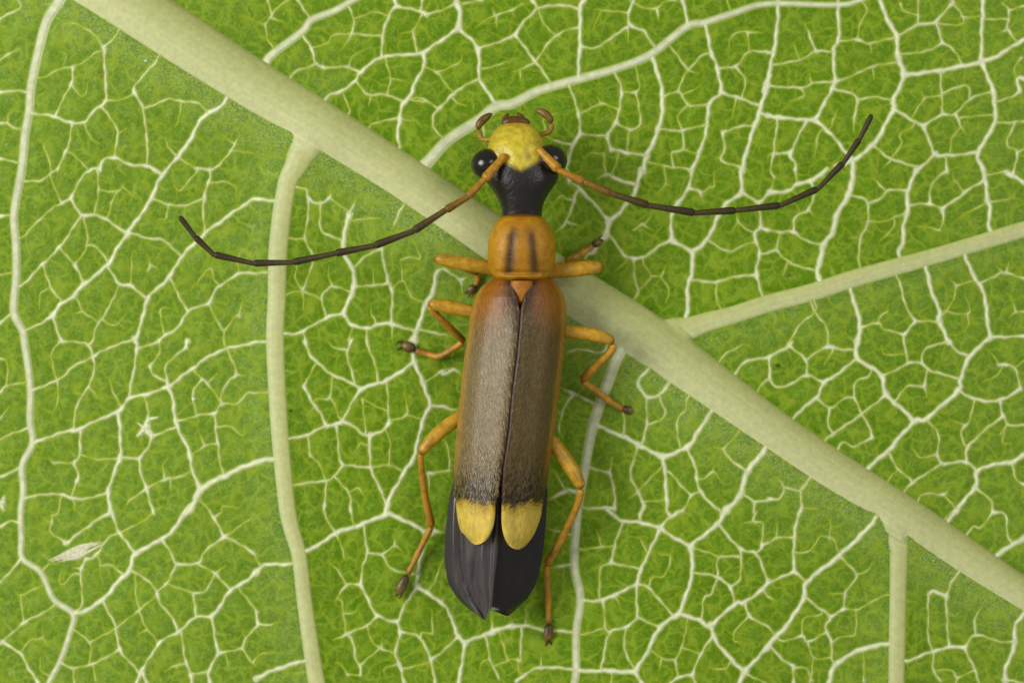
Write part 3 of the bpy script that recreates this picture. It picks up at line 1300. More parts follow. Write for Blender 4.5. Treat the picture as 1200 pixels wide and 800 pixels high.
me.polygons.foreach_set('use_smooth', np.ones(len(quads), bool))
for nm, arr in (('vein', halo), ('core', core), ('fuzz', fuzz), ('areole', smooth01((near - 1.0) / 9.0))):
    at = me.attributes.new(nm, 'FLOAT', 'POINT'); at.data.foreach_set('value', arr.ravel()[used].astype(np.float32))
me.materials.append(M_BLADE); me.update(); me.validate()
blade = bpy.data.objects.new('blade', me); col.objects.link(blade); blade.parent = leaf


def ribbon(c, height, tone=None, prof_n=7, spread=0.8, seed=0):
    """low rounded ridge lying on the blade"""
    r = np.random.default_rng(seed)
    d = np.gradient(c[:, :2], axis=0); d /= np.linalg.norm(d, axis=1)[:, None] + 1e-9
    nrm = np.stack([-d[:, 1], d[:, 0]], 1)
    t = np.linspace(-1, 1, prof_n)
    zb = sample(BASE, c[:, 0], c[:, 1])
    off = r.uniform(0, 0.002)
    V = []; C = []
    for k in range(len(c)):
        hw = c[k, 2] / 2 * spread
        hz = height * c[k, 2] / 100.0
        for q in t:
            x, y = c[k, :2] + nrm[k] * q * hw
            z = zb[k] + hz * (1 - q * q) - 0.004 * q ** 4 + 0.001 + off
            V.append(((x - 600) / 100.0, (400 - y) / 100.0, z))
            tn = tone_for(c[k, 2]) if tone is None else tone
            e = 0.55 + 0.45 * smooth01((1 - abs(q)) * 1.4)
            C.append(SHEATH * (1 - e) + tn * e)
    return V, grid_faces(len(c), prof_n), C


def tone_for(w):
    k = float(np.clip((w - 2.1) / 0.9, 0, 1)); k2 = float(smooth01((w - 2.7) / 2.2))
    return (YELLOW * (1 - k) + PALE * k) * (1 - k2) + CREAM * k2


def joined(curves, height=0.005, prof_n=5):
    V, F, C = [], [], []
    for i, c in enumerate(curves):
        v, f, cc = ribbon(c, height, None, prof_n=prof_n, seed=i)
        F += [tuple(q + len(V) for q in g) for g in f]; V += v; C += cc
    return V, F, np.array(C)


order = sorted(range(len(CURVES)), key=lambda i: -CURVES[i][:, 2].mean() * (1 + len(CURVES[i]) / 60))
BIG = [i for i in order if CURVES[i][:, 2].mean() >= 2.8][:290]
SMALL = [i for i in range(len(CURVES)) if i not in set(BIG)]
for i in BIG:
    c = CURVES[i]
    v, f, cc = ribbon(c, 0.005, None, seed=i)
    mesh_obj('vein', v, f, M_VEIN, leaf, np.array(cc))
V_, F_, C_ = joined([CURVES[i] for i in SMALL] + OUTER)
tag(mesh_obj('veinlet_network', V_, F_, M_VEIN, leaf, C_), kind='stuff')


JUNC = [SEC_CURVES[i] for i in (0, 2, 3)]
SEC_H = 0.07


def rib(name, c, height, parent, lean, soft_l, soft_r, n=25, sink=0.05, col_a=RIB, col_b=RIB_LIT):
    """thick rounded rib: its one flank runs out softly into the blade, the other is steep"""
    d = np.gradient(c[:, :2], axis=0); d /= np.linalg.norm(d, axis=1)[:, None] + 1e-9
    nrm = np.stack([-d[:, 1], d[:, 0]], 1)       # towards larger py for a line running right
    t = np.linspace(-1, 1, n)
    zb = sample(BASE, c[:, 0], c[:, 1])
    V = []; C = []
    for k in range(len(c)):
        hw = c[k, 2] / 2
        h = height * c[k, 2] / 100.0 * (1.0 if name == 'midrib' else (1.2 * float(smooth01(k * 4.0 / 26.0)) - 0.2))
        zl = float(sample(BASE, c[k, 0] - nrm[k, 0] * hw, c[k, 1] - nrm[k, 1] * hw)); zr = float(sample(BASE, c[k, 0] + nrm[k, 0] * hw, c[k, 1] + nrm[k, 1] * hw))
        for q in t:
            pr = (1 - abs(q) ** 2.2)
            if lean > 0 and q > 0: pr = 1 - smooth01(q)        # soft side
            if lean < 0 and q < 0: pr = 1 - smooth01(-q)
            side = zl + (zr - zl) * (q + 1) / 2
            ext = 1.0
            x, y = c[k, :2] + nrm[k] * q * hw * ext
            if name != 'midrib': side -= 0.09 * (1 - float(smooth01((k * 4.0 - 2) / 22.0)))
            z = side + h * pr - sink * abs(q) ** 6 * (1.0 if name == 'midrib' else 1 + 2.5 * (1 - float(smooth01(k * 4.0 / 70.0)))) + 0.004 * math.sin(q * 9 + 1.3) * h
            if name == 'midrib' and abs(q) > 0.25:
                for jn, jc in enumerate(JUNC):
                    if (q > 0) == (jn == 1): continue
                    dj = np.hypot(jc[:, 0] - x, jc[:, 1] - y); kj = int(dj.argmin())
                    rr = dj[kj] / (jc[kj, 2] / 2)
                    if rr < 1.15 and kj < 25:
                        zz = (zl if jn == 1 else zr) + SEC_H * jc[kj, 2] / 100.0 * (1 - min(rr, 1) ** 2.2) + 0.004 - 0.09 * float(smooth01((rr - 0.55) / 0.6))
                        z = max(z, zz)
            V.append(P(x, y, z))
            e = smooth01((1 + q) / max(soft_l, 1e-3)) * smooth01((1 - q) / max(soft_r, 1e-3))
            if name == 'midrib' and abs(q) > 0.3:
                for jn, jc in enumerate(JUNC):
                    if (q > 0) == (jn == 1): continue
                    dj = np.hypot(jc[:, 0] - x, jc[:, 1] - y); kj = int(dj.argmin())
                    e = max(e, float(smooth01((jc[kj, 2] / 2 + 4 - dj[kj]) / 18.0)))
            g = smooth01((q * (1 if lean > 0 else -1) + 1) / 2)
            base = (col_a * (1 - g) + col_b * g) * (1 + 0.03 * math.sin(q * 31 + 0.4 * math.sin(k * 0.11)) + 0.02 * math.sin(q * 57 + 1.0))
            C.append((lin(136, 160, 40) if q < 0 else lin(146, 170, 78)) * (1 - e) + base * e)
    return mesh_obj(name, V, grid_faces(len(c), n), M_RIB, parent, np.array(C))


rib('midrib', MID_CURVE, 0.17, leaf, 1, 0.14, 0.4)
for i, c in enumerate(SEC_CURVES):
    big = i in (0, 2, 3)
    if not big:
        v, f, cc = ribbon(c, 0.02, None, prof_n=9, seed=i)
        mesh_obj('secondary_vein', v, f, M_VEIN, leaf, np.array(cc) * (0.86 if i == 1 else 0.9))
        continue
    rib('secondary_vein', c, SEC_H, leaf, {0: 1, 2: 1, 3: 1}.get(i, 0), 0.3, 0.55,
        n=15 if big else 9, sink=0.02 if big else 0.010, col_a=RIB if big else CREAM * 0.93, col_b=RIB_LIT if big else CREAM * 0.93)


# scars on the blade
def scar_strands(name, strands, tone):
    V, F, C = [], [], []
    for i, s in enumerate(strands):
        c = catmull(np.array(s, float), 1.5)
        v, f, cc = ribbon(c, 0.05, tone, prof_n=5, seed=i)
        v = [(p[0], p[1], p[2] + 0.002) for p in v]
        F += [tuple(q + len(V) for q in g) for g in f]; V += v; C += cc
    return mesh_obj(name, V, F, M_SCAR, leaf, np.array(C))


tag(scar_strands('scar', FEATHER, lin(218, 214, 182)), 'pale feathered scar of torn fibres on the leaf')
tag(scar_strands('scar', STAR, lin(222, 226, 188)), 'small white star shaped scar on the leaf')
tag(scar_strands('scar', EDGE_SCAR, lin(218, 222, 180)), 'small white scar on the leaf beside a long pale vein')


# ---------------------------------------------------------------- the beetle
M_HEAD = col_attr_mat('head_shell', rough=0.38, spec=0.5, noise_scale=14, noise_amt=0.25, bump=0.38, bump_scale=30, sss=0.0)
M_AMBER = col_attr_mat('amber_shell', rough=0.44, spec=0.4, noise_scale=12, noise_amt=0.2, bump=0.45, bump_scale=42, sss=0.08, sss_r=(0.06, 0.03, 0.01))
M_LEG = col_attr_mat('leg_shell', rough=0.35, spec=0.45, noise_scale=14, noise_amt=0.26, bump=0.25, bump_scale=50, sss=0.12, sss_r=(0.06, 0.03, 0.01))
M_ELYTRA = col_attr_mat('elytra', rough=0.43, spec=0.42, noise_scale=26, noise_amt=0.20, bump=0.25, bump_scale=45, sheen=0.0, stretch=(1.0, 0.35, 1.0))
M_WING = col_attr_mat('wing', rough=0.22, spec=0.55, noise_scale=7, noise_amt=0.25, bump=0.12, bump_scale=9, stretch=(1.6, 0.5, 1.0))
M_ANT = col_attr_mat('antenna', rough=0.5, spec=0.35, noise_scale=30, noise_amt=0.25, bump=0.3, bump_scale=60)
M_EYE = col_attr_mat('eye', rough=0.16, spec=0.6, noise_scale=10, noise_amt=0.1, bump=0.1, bump_scale=90)
M_HAIR = col_attr_mat('hair', rough=0.4, spec=0.5, noise_scale=10, noise_amt=0.1)

AMBER = lin(180, 128, 14)
AMBER_DK = lin(140, 82, 10)
BLACK = lin(26, 22, 18)
beetle = bpy.data.objects.new('beetle', None); col.objects.link(beetle)
beetle.location = Vector(P(598, 470, 0.0))
tag(beetle, 'slender amber and brown beetle with dark antennae and yellow tipped wing cases, on leaf', 'beetle')


def interp(rows, n):
    rows = np.array(rows, float)
    s = np.concatenate([[0], np.cumsum(np.hypot(np.diff(rows[:, 0]), 0.4 * np.abs(np.diff(rows[:, 1])) + 0.4 * np.abs(np.diff(rows[:, 2]))))])
    q = np.linspace(0, s[-1], n)
    # monotone-ish smoothing: linear, then a light moving average
    R = np.stack([np.interp(q, s, rows[:, j]) for j in range(rows.shape[1])], 1)
    for _ in range(3):
        R[1:-1] = (R[:-2] + 2 * R[1:-1] + R[2:]) / 4
    return R


def loft(name, rows, n, seg, e, colf, mat, parent, zfun=None):
    """closed body of rounded sections; rows of y, left x, right x, top z, bottom z"""
    R = interp(rows, n)
    V = []; PXY = []
    for (y, xl, xr, zt, zb) in R:
        xc = (xl + xr) / 2; hw = (xr - xl) / 2; zm = zb + (zt - zb) * 0.42
        for j in range(seg):
            a = 2 * math.pi * j / seg
            ca, sa = math.cos(a), math.sin(a)
            x = xc + hw * math.copysign(abs(ca) ** e, ca)
            z = zm + ((zt - zm) if sa > 0 else (zm - zb)) * math.copysign(abs(sa) ** e, sa)
            if zfun: z += zfun(x, y, (x - xc) / max(hw, 1e-6)) * max(sa, 0)
            V.append(P(x, y, z)); PXY.append((x, y, z))
    F = grid_faces(n, seg, close=True)
    F = [f[::-1] for f in F]
    for k, r0 in ((0, R[0]), (n - 1, R[-1])):
        zt, zb = r0[3], r0[4]
        V.append(P((r0[1] + r0[2]) / 2, r0[0] + (-1.0 if k == 0 else 1.0), zb + (zt - zb) * 0.45)); PXY.append(((r0[1] + r0[2]) / 2, r0[0], zt))
        ci = len(V) - 1
        for j in range(seg):
            a_, b_ = k * seg + j, k * seg + (j + 1) % seg
            F.append((ci, a_, b_) if k == 0 else (ci, b_, a_))
    PXY = np.array(PXY)
    C = np.array([colf(*p) for p in PXY])
    return mesh_obj(name, V, F, mat, parent, C)


def tube(name, pts, mat, parent, colf, seg=12, step=2.0, flat=1.0, cap=True):
    """tapering limb through (px, py, z, radius px)"""
    c = np.array(pts, float)
    c3 = np.array([np.append(P(a[0], a[1], a[2]), a[3] / 100.0) for a in c])
    c3 = catmull(c3, step / 100.0)
    n = len(c3)
    if cap:   # rounded ends
        L = np.concatenate([[0], np.cumsum(np.linalg.norm(np.diff(c3[:, :3], axis=0), axis=1))])
        for k in range(n):
            for dd in (L[k], L[-1] - L[k]):
                r = c3[k, 3]
                if dd < r: c3[k, 3] = max(r * math.sqrt(max(0.0, 1 - (1 - dd / r) ** 2)), 0.05 * r)
    T = np.gradient(c3[:, :3], axis=0); T /= np.linalg.norm(T, axis=1)[:, None] + 1e-12
    V = []; C = []
    Lc = np.linspace(0, 1, n)
    for k in range(n):
        side = np.cross(T[k], [0, 0, 1.0]); side /= np.linalg.norm(side) + 1e-9
        up = np.cross(side, T[k])
        for j in range(seg):
            a = 2 * math.pi * j / seg
            V.append(c3[k, :3] + c3[k, 3] * (math.cos(a) * side + math.sin(a) * up * flat))
            C.append(colf(Lc[k], math.sin(a)))
    F = grid_faces(n, seg, close=True)
    for k in (0, n - 1):
        V.append(c3[k, :3]); C.append(colf(Lc[k], 0))
        for j in range(seg):
            a_, b_ = k * seg + j, k * seg + (j + 1) % seg
            F.append((len(V) - 1, b_, a_) if k == 0 else (len(V) - 1, a_, b_))
    return mesh_obj(name, V, F, mat, parent, np.array(C))


def hairs(host, count, length, width, tone, dirf, lift=0.35, pick=None, seed=1):
    """fine short hairs rooted on a mesh: one part"""
    r = np.random.default_rng(seed)
    me = host.data
    npoly = len(me.polygons)
    ctr = np.zeros(npoly * 3); me.polygons.foreach_get('center', ctr); ctr = ctr.reshape(-1, 3)
    nor = np.zeros(npoly * 3); me.polygons.foreach_get('normal', nor); nor = nor.reshape(-1, 3)
    ar = np.zeros(npoly); me.polygons.foreach_get('area', ar)
    ok = nor[:, 2] > -0.2
    if pick is not None: ok &= pick(ctr)
    p = ar * ok; p /= p.sum()
    idx = r.choice(npoly, count, p=p)
    V = []; F = []; C = []
    for i in idx:
        s = math.sqrt(ar[i])
        nv = nor[i]; d = np.array(dirf(ctr[i])) + r.normal(0, 0.16, 3)
        d -= nv * (d @ nv); d /= np.linalg.norm(d) + 1e-9
        b0 = ctr[i] + np.cross(nv, d) * r.uniform(-.5, .5) * s + d * r.uniform(-.5, .5) * s - nv * 0.003
        l = length * r.uniform(0.6, 1.3)
        sd = np.cross(nv, d); sd /= np.linalg.norm(sd) + 1e-9
        mid = b0 + d * l * 0.5 + nv * l * lift * 0.6; tip = b0 + d * l + nv * l * lift * 0.8
        k = len(V)
        V += [b0 - sd * width / 2, b0 + sd * width / 2, mid + sd * width * .35, mid - sd * width * .35, tip]
        F += [(k, k + 1, k + 2, k + 3), (k + 3, k + 2, k + 4)]
        C += [tone * r.uniform(0.75, 1.2)] * 5
    return tag(mesh_obj('hair', V, F, M_HAIR, host, np.array(C)), kind='stuff')


# trunk below the wing cases
def trunk_col(x, y, z):
    k = smooth01((y - 360) / 120.0)
    return AMBER_DK * (1 - k) + lin(70, 48, 22) * k


body_o = loft('trunk', [(306, 590, 634, .86, .55), (322, 580, 641, .88, .42), (345, 567, 650, .92, .38), (380, 560, 654, .92, .36), (450, 552, 646, .90, .36), (540, 543, 634, .84, .34), (620, 538, 622, .74, .34), (660, 542, 612, .66, .34), (690, 552, 602, .56, .36), (700, 562, 594, .5, .40)],
              40, 28, 0.9, trunk_col, M_AMBER, beetle)


# head
def head_col(x, y, z):
    yb = 200 - abs(x - 610) * 0.5
    k = smooth01((y - yb + 5.0) / 9.0)
    yel = lin(202, 182, 46)
    t = smooth01((abs(x - 607) - 14) / 22.0)
    yel = yel * (1 - t) + lin(180, 156, 40) * t
    k2 = smooth01((152 - y) / 8.0)
    yel = yel * (1 - 0.4 * k2) + lin(150, 90, 20) * 0.4 * k2
    return yel * (1 - k) + BLACK * k


head = loft('head', [(143, 592, 617, .74, .62), (146, 587, 623, .80, .58), (152, 580, 629, .88, .54), (160, 575, 634, .94, .52), (170, 572, 639, .99, .50), (180, 571, 644, 1.02, .48), (190, 570, 648, 1.03, .47), (200, 568, 653, 1.03, .47), (207, 568, 655, 1.03, .48), (213, 570, 653, 1.03, .49), (220, 575, 648, 1.02, .5), (227, 580, 643, 1.0, .52), (236, 585, 638, .98, .54), (246, 588, 635, .95, .58), (256, 589, 635, .93, .6), (266, 590, 634, .92, .6)],
            90, 84, 0.86, head_col, M_HEAD, beetle, zfun=lambda x, y, t: -0.035 * math.exp(-((abs(t) - 0.45) / 0.2) ** 2) * math.exp(-((y - 184) / 10.0) ** 2))
hairs(head, 700, 0.05, 0.003, lin(205, 186, 90), lambda p: (0, 1, 0.2), 0.6, seed=3, pick=lambda c: c[:, 1] > 2.1)


def ball(name, px, py, z, rx, ry, rz, mat, parent, c, n=20, m=14, tilt=0.0):
    V = []
    o = P(px, py, z)
    for i in range(m + 1):
        th = math.pi * i / m
        for j in range(n):
            a = 2 * math.pi * j / n
            x = rx / 100 * math.sin(th) * math.cos(a); y = ry / 100 * math.sin(th) * math.sin(a)
            V.append(o + np.array([x * math.cos(tilt) - y * math.sin(tilt), x * math.sin(tilt) + y * math.cos(tilt), rz / 100 * math.cos(th)]))
    return mesh_obj(name, V, [f[::-1] for f in grid_faces(m + 1, n, close=True)], mat, parent, np.tile(c, (len(V), 1)))


ball('eye', 571, 192.5, .82, 19, 18, 20, M_EYE, head, lin(20, 18, 15), tilt=0.15)
ball('eye', 645.5, 187.5, .82, 19, 18, 20, M_EYE, head, lin(20, 18, 15), tilt=-0.15)
# mouth
tube('labrum', [(588, 147, .70, 4.5), (597, 142.5, .72, 5.5), (610, 142, .72, 5.5), (621, 146.5, .70, 4.5)], M_LEG, head, lambda l, s: lin(92, 58, 12), flat=0.8)
tube('mandible', [(591, 146, .68, 4), (592, 139, .67, 3.6), (596, 133, .66, 1.4)], M_LEG, head, lambda l, s: lin(112, 78, 18) * (1 - 0.4 * l))
tube('mandible', [(612, 145, .68, 4.2), (611, 138, .67, 3.8), (606, 132, .66, 1.4)], M_LEG, head, lambda l, s: lin(110, 74, 16) * (1 - 0.4 * l))


def palp(base, tip):
    c1 = lambda l, s: lin(168, 132, 40) * (1 - 0.25 * l)
    o = tube('palp', base, M_LEG, head, c1, seg=10)
    return o, tip


p1, _ = palp([(580, 162, .62, 3.0), (571, 164, .60, 3.0), (564, 162, .58, 3.2), (560, 152, .58, 3.2)], None)
tube('palp_tip', [(559.5, 152, .58, 3.0), (563, 144, .58, 4.6), (570, 137.5, .57, 4.2), (577, 133, .56, 1.6)], M_LEG, head, lambda l, s: lin(104, 78, 24))
p2, _ = palp([(630, 159, .62, 3.0), (640, 156, .60, 3.2), (645.5, 152, .58, 3.2), (646.5, 144, .58, 3.2)], None)
tube('palp_tip', [(646.5, 145, .58, 3.0), (643, 137.5, .58, 4.4), (636, 132, .57, 4.6), (627, 129, .56, 1.6)], M_LEG, head, lambda l, s: lin(116, 88, 30))


# pronotum
def pro_col(x, y, z):
    c = AMBER.copy()
    t = smooth01((abs(x - 611.5) - 26) / 12.0)
    c = c * (1 - 0.35 * t) + lin(172, 124, 20) * 0.35 * t
    xs = 599 - (y - 290) * 0.10
    d1 = math.exp(-(abs(x - xs) / (5.0 + 2.2 * float(smooth01((y - 285) / 30.0)))) ** 2) * smooth01((y - 258) / 18.0) * smooth01((325 - y) / 8.0)
    xs2 = 624.5 + (y - 290) * 0.11
    d2 = math.exp(-(abs(x - xs2) / (5.6 + 1.6 * float(smooth01((y - 285) / 30.0)))) ** 2) * smooth01((y - 258) / 20.0) * smooth01((325 - y) / 10.0)
    k = max(0.97 * d1, 0.92 * d2)
    m = 0.35 * math.exp(-((x - 611.5) / 8.0) ** 2)
    c = c * (1 - m) + lin(162, 98, 8) * m
    c = c * (1 - k) + lin(60, 32, 8) * k
    k = smooth01((256 - y) / 4.0)
    return c * (1 - k) + lin(110, 62, 14) * k


def pro_z(x, y, t):
    rim = 0.022 * math.exp(-((y - 324) / 2.2) ** 2) - 0.025 * math.exp(-((y - 319.5) / 2.5) ** 2)
    groove = -0.022 * math.exp(-((abs(x - 611.5) - 13 - (y - 290) * 0.11) / 5.0) ** 2) * smooth01((y - 262) / 24.0)
    return rim + groove


pron = loft('pronotum', [(250, 596, 628, .93, .62), (252, 590, 633, .98, .58), (256, 585, 638, 1.02, .55), (262, 579.5, 643, 1.07, .5), (270, 575.5, 647.5, 1.11, .47), (280, 572.5, 650.5, 1.13, .45), (292, 571.5, 651.5, 1.14, .45), (304, 571.5, 651, 1.12, .45), (314, 573, 648.5, 1.09, .45), (321, 576.5, 645, 1.07, .45), (326, 581, 641, 1.05, .46), (328, 586, 637, 1.02, .5)],
            84, 108, 0.76, pro_col, M_AMBER, beetle, zfun=pro_z)
hairs(pron, 500, 0.045, 0.0035, lin(225, 175, 80), lambda p: (0, -1, 0), 0.4, seed=5)


# scutellum
def scutellum():
    V = []; C = []
    nn = 14; mm = 14
    for i in range(nn):
        v = i / (nn - 1)
        y = 329 + 28 * v
        hw = 15 * math.sqrt(max(0, 1 - (max(v - 0.15, 0) / 0.86) ** 1.6)) * (1 - 0.1 * (v < 0.1)) + 0.4
        xc = 611.5 - v * 1.0
        for j in range(mm):
            u = -1 + 2 * j / (mm - 1)
            z = 1.03 + 0.05 * (1 - u * u) - 0.03 * v - 0.05 * abs(u) ** 6 - 0.05 * max(0, v - .8) / .2
            V.append(P(xc + u * hw, y, z))
            k = smooth01((abs(u) - 0.75) / 0.25) * 0.5
            C.append(lin(166, 104, 14) * (1 - k) + AMBER_DK * k)
    return mesh_obj('scutellum', V, [f[::-1] for f in grid_faces(nn, mm)], M_AMBER, beetle, np.array(C))


scutellum()

# wing cases and wings
ZT = [(326, .97), (334, 1.03), (348, 1.08), (380, 1.10), (450, 1.09), (520, 1.05), (570, 1.00), (600, .96), (630, .90), (645, .86)]


def zt_at(y):
    return float(np.interp(y, [q[0] for q in ZT], [q[1] for q in ZT]))


def elytron_col(side):
    def f(x, y, u, ytip):
        base = lin(108, 90, 56) if side < 0 else lin(84, 68, 32)  # left case painted lighter: sheen from the left put into its colour
        k = smooth01((y - 515) / 65.0)
        c = base * (1 - k) + lin(30, 22, 14) * k
        # brown along the suture
        s = math.exp(-(u / 0.15) ** 2)
        c = c * (1 - 0.85 * s) + lin(56, 36, 12) * 0.85 * s
        s = math.exp(-(u / 0.02) ** 2)
        c = c * (1 - 0.6 * s) + lin(24, 15, 6) * 0.6 * s
        # red amber shoulders
        yy = y + 22 * abs(u - 0.62) + 4 * math.sin(u * 14)
        k = 1 - smooth01((yy - 352) / 60.0)
        sh = lin(146, 90, 14)
        dk = 0.9 * math.exp(-((u - 0.08) / 0.28) ** 2)
        sh = sh * (1 - dk) + lin(34, 18, 6) * dk
        c = c * (1 - k) + sh * k
        # ochre outer margin
        m = smooth01((u - 0.86) / 0.08) * (1 - smooth01((y - 520) / 60.0))
        c = c * (1 - m) + lin(165, 120, 34) * m
        # yellow tip
        yt = rng.uniform(-3.5, 3.5) + (588 if side < 0 else 591) + 3.0 * math.sin(u * 6.0) + 1.6 * math.sin(u * 23 + 1)
        k = smooth01((y - yt + 4) / 8.0)
        yel = lin(212, 184, 78)
        f2 = smooth01((y - yt) / 16.0)
        yel = lin(176, 142, 40) * (1 - f2) + yel * f2
        return c * (1 - k) + yel * k
    return f


def elytron(side, rows, tip, n=230, m=30):
    rows = [r_ for r_ in rows if r_[0] <= 592]
    (xa, xb, hw, yt_) = tip
    for a_ in np.linspace(0.06, math.pi / 2 - 0.03, 16):
        y = 596 + (yt_ - 596) * math.sin(a_); w_ = hw * max(math.cos(a_), 0.02) ** 0.85; xc = xa + (xb - xa) * math.sin(a_)
        rows.append((y, xc + side * w_, xc - side * w_))
    rows = np.array(rows, float)
    R = interp(np.column_stack([rows, rows[:, 0]])[:, :3], n)
    cf = elytron_col(side)
    ytip = rows[-1, 0]
    V = []; C = []
    us = np.concatenate([[0.0], np.linspace(0, 1, m), [1.0]])
    for (y, xo, xi) in R:
        xi -= side * 0.9 * float(smooth01((588 - y) / 20.0)) * float(smooth01((y - 350) / 15.0))
        tipk = smooth01((ytip - y) / 22.0)
        for j, u in enumerate(us):
            x = xi + (xo - xi) * u
            z = zt_at(y) - 0.018 * (1 - smooth01(u / 0.12)) * (1 if y > 350 else .4) + 0.012 * math.exp(-((u - 0.045) / 0.03) ** 2) - 0.24 * abs(u) ** 4.0 - 0.15 * u ** 1.5
            z -= 0.05 * (1 - tipk) ** 2
            z += 0.012 * math.sin(u * 9.5 + 0.6) * smooth01((y - 350) / 40)
            if j == 0 or j == len(us) - 1: z -= 0.03
            V.append(P(x, y, z)); C.append(cf(x, y, u, ytip))
    F = grid_faces(n, len(us))
    if side < 0: F = [f for f in F]
    else: F = [f[::-1] for f in F]
    o = mesh_obj('elytron', V, F, M_ELYTRA, beetle, np.array(C))
    return o


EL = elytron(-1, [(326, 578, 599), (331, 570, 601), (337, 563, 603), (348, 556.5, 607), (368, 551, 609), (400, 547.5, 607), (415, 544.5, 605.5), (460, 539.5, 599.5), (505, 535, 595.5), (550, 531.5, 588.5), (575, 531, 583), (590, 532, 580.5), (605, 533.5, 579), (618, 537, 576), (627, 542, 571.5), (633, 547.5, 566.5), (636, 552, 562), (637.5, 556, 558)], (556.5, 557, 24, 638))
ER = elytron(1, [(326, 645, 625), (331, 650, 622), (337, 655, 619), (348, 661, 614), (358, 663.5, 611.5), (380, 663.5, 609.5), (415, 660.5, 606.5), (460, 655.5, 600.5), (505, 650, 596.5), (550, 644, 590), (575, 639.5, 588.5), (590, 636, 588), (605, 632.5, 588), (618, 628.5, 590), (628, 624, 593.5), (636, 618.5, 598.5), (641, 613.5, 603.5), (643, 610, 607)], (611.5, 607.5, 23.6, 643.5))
hd = lambda p: (-0.12, -1, 0)
SUT = ([326, 368, 400, 415, 460, 505, 550, 590, 650], [611, 609.5, 607, 606, 600, 596, 589.5, 585, 582])


def hair_zone(c):
    k = (CAM_H - 1.07) / CAM_H
    px = 600 + c[:, 0] * 100 / k; py = 400 - c[:, 1] * 100 / k
    r = np.random.default_rng(5).uniform(0, 1, len(c))
    return (py < 586 - 45 * r ** 3) & (py > 345 + 55 * r) & (np.abs(px - np.interp(py, *SUT)) > 3.5 + 3 * r)


hairs(EL, 6500, 0.085, 0.0026, lin(182, 160, 110), lambda p: (0.25, -1, 0), 0.10, seed=8, pick=hair_zone)  # left hairs toned paler, the lit side's sheen painted in
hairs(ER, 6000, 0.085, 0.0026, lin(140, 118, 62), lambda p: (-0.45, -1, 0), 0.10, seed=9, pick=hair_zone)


def wing(side, rows, zoff, folds, n=70, m=34):
    R = interp(np.array(rows, float), n)
    V = []; C = []
    us = np.linspace(0, 1, m)
    for (y, xo, xi) in R:
        k = (y - 540) / 186.0
        for u in us:
            x = xi + (xo - xi) * u
            z = .80 + zoff - 0.16 * k - 0.16 * abs(u) ** 3 * (1 - 0.4 * k) - 0.10 * u
            c = lin(70, 64, 64) if side < 0 else lin(24, 20, 16)  # left wing lighter, its sheen is painted into the colour
            for (u0, u1, wd, h) in folds:
                uc = u0 + (u1 - u0) * k
                g = math.exp(-((u - uc) / wd) ** 2)
                z += h * g * smooth01(k * 3)
            fl = smooth01((u - 0.80) / 0.15) * 0.5
            c = c * (1 - fl) + lin(30, 26, 22) * fl
            if u < 0.08: c = c * 0.6 + lin(80, 66, 50) * 0.4
            V.append(P(x, y, z)); C.append(c)
    F = grid_faces(n, m)
    if side > 0: F = [f[::-1] for f in F]
    return mesh_obj('wing', V, F, M_WING, beetle, np.array(C))


wing(1, [(540, 628, 589), (556, 638, 588), (574, 641.5, 587), (600, 640.5, 584), (621, 639, 581), (657, 635, 576), (683, 628.5, 573), (700, 619, 573), (708, 610.5, 574), (714, 604, 577), (718, 600, 584), (721, 597, 593)], 0.0,
     [(.3, .6, .12, .02), (.75, .5, .10, -.03)])
wing(-1, [(540, 545, 590), (556, 535, 589), (570, 529.5, 588.5), (586, 526, 588), (621, 522, 586), (657, 520.5, 582), (683, 525, 579), (702, 537, 577.5), (710, 546, 576.5), (716, 552.5, 574.5), (721, 560, 572), (726, 567, 569)], 0.035,
     [(.10, .02, .04, .045), (.22, .5, .05, -.03), (.5, .15, .10, .035), (.86, .55, .045, -.045), (.95, .75, .05, .03)])


# specks of dirt lying on the blade
for (x, y, rx, tone) in ((340.5, 481, 1.6, lin(40, 46, 22)), (923.5, 322.5, 2.6, lin(120, 104, 84)), (762, 362, 2.2, lin(120, 92, 60)), (227, 467.5, 2.6, lin(226, 230, 210)), (118, 89.5, 1.7, lin(170, 120, 90)), (171, 71.5, 2.0, lin(214, 224, 204)), (911, 428, 3.0, lin(66, 100, 18))):
    sp = ball('speck', x, y, float(sample(BLADE, np.array([x]), np.array([y]))[0]) + 0.004, rx, rx * 0.8, rx * 0.5, M_SCAR, None, tone, n=10, m=6)
    sp.parent = leaf


# legs
def leg_col(base, tipc=None, k0=0.75):
    def f(l, s):
        c = base * (1.0 - 0.12 * s * 0)
        if tipc is not None:
            k = smooth01((l - k0) / (1 - k0))
            c = c * (1 - k) + tipc * k
        return c * (1 + 0.10 * math.sin(l * 17.0) * math.sin(l * 5 + 1))
    return f


ORANGE = lin(186, 142, 34)
ORANGE2 = lin(178, 130, 34)
DK = lin(82, 64, 26)


def ground(px, py):
    return float(sample(BASE, np.array([px]), np.array([py]))[0])


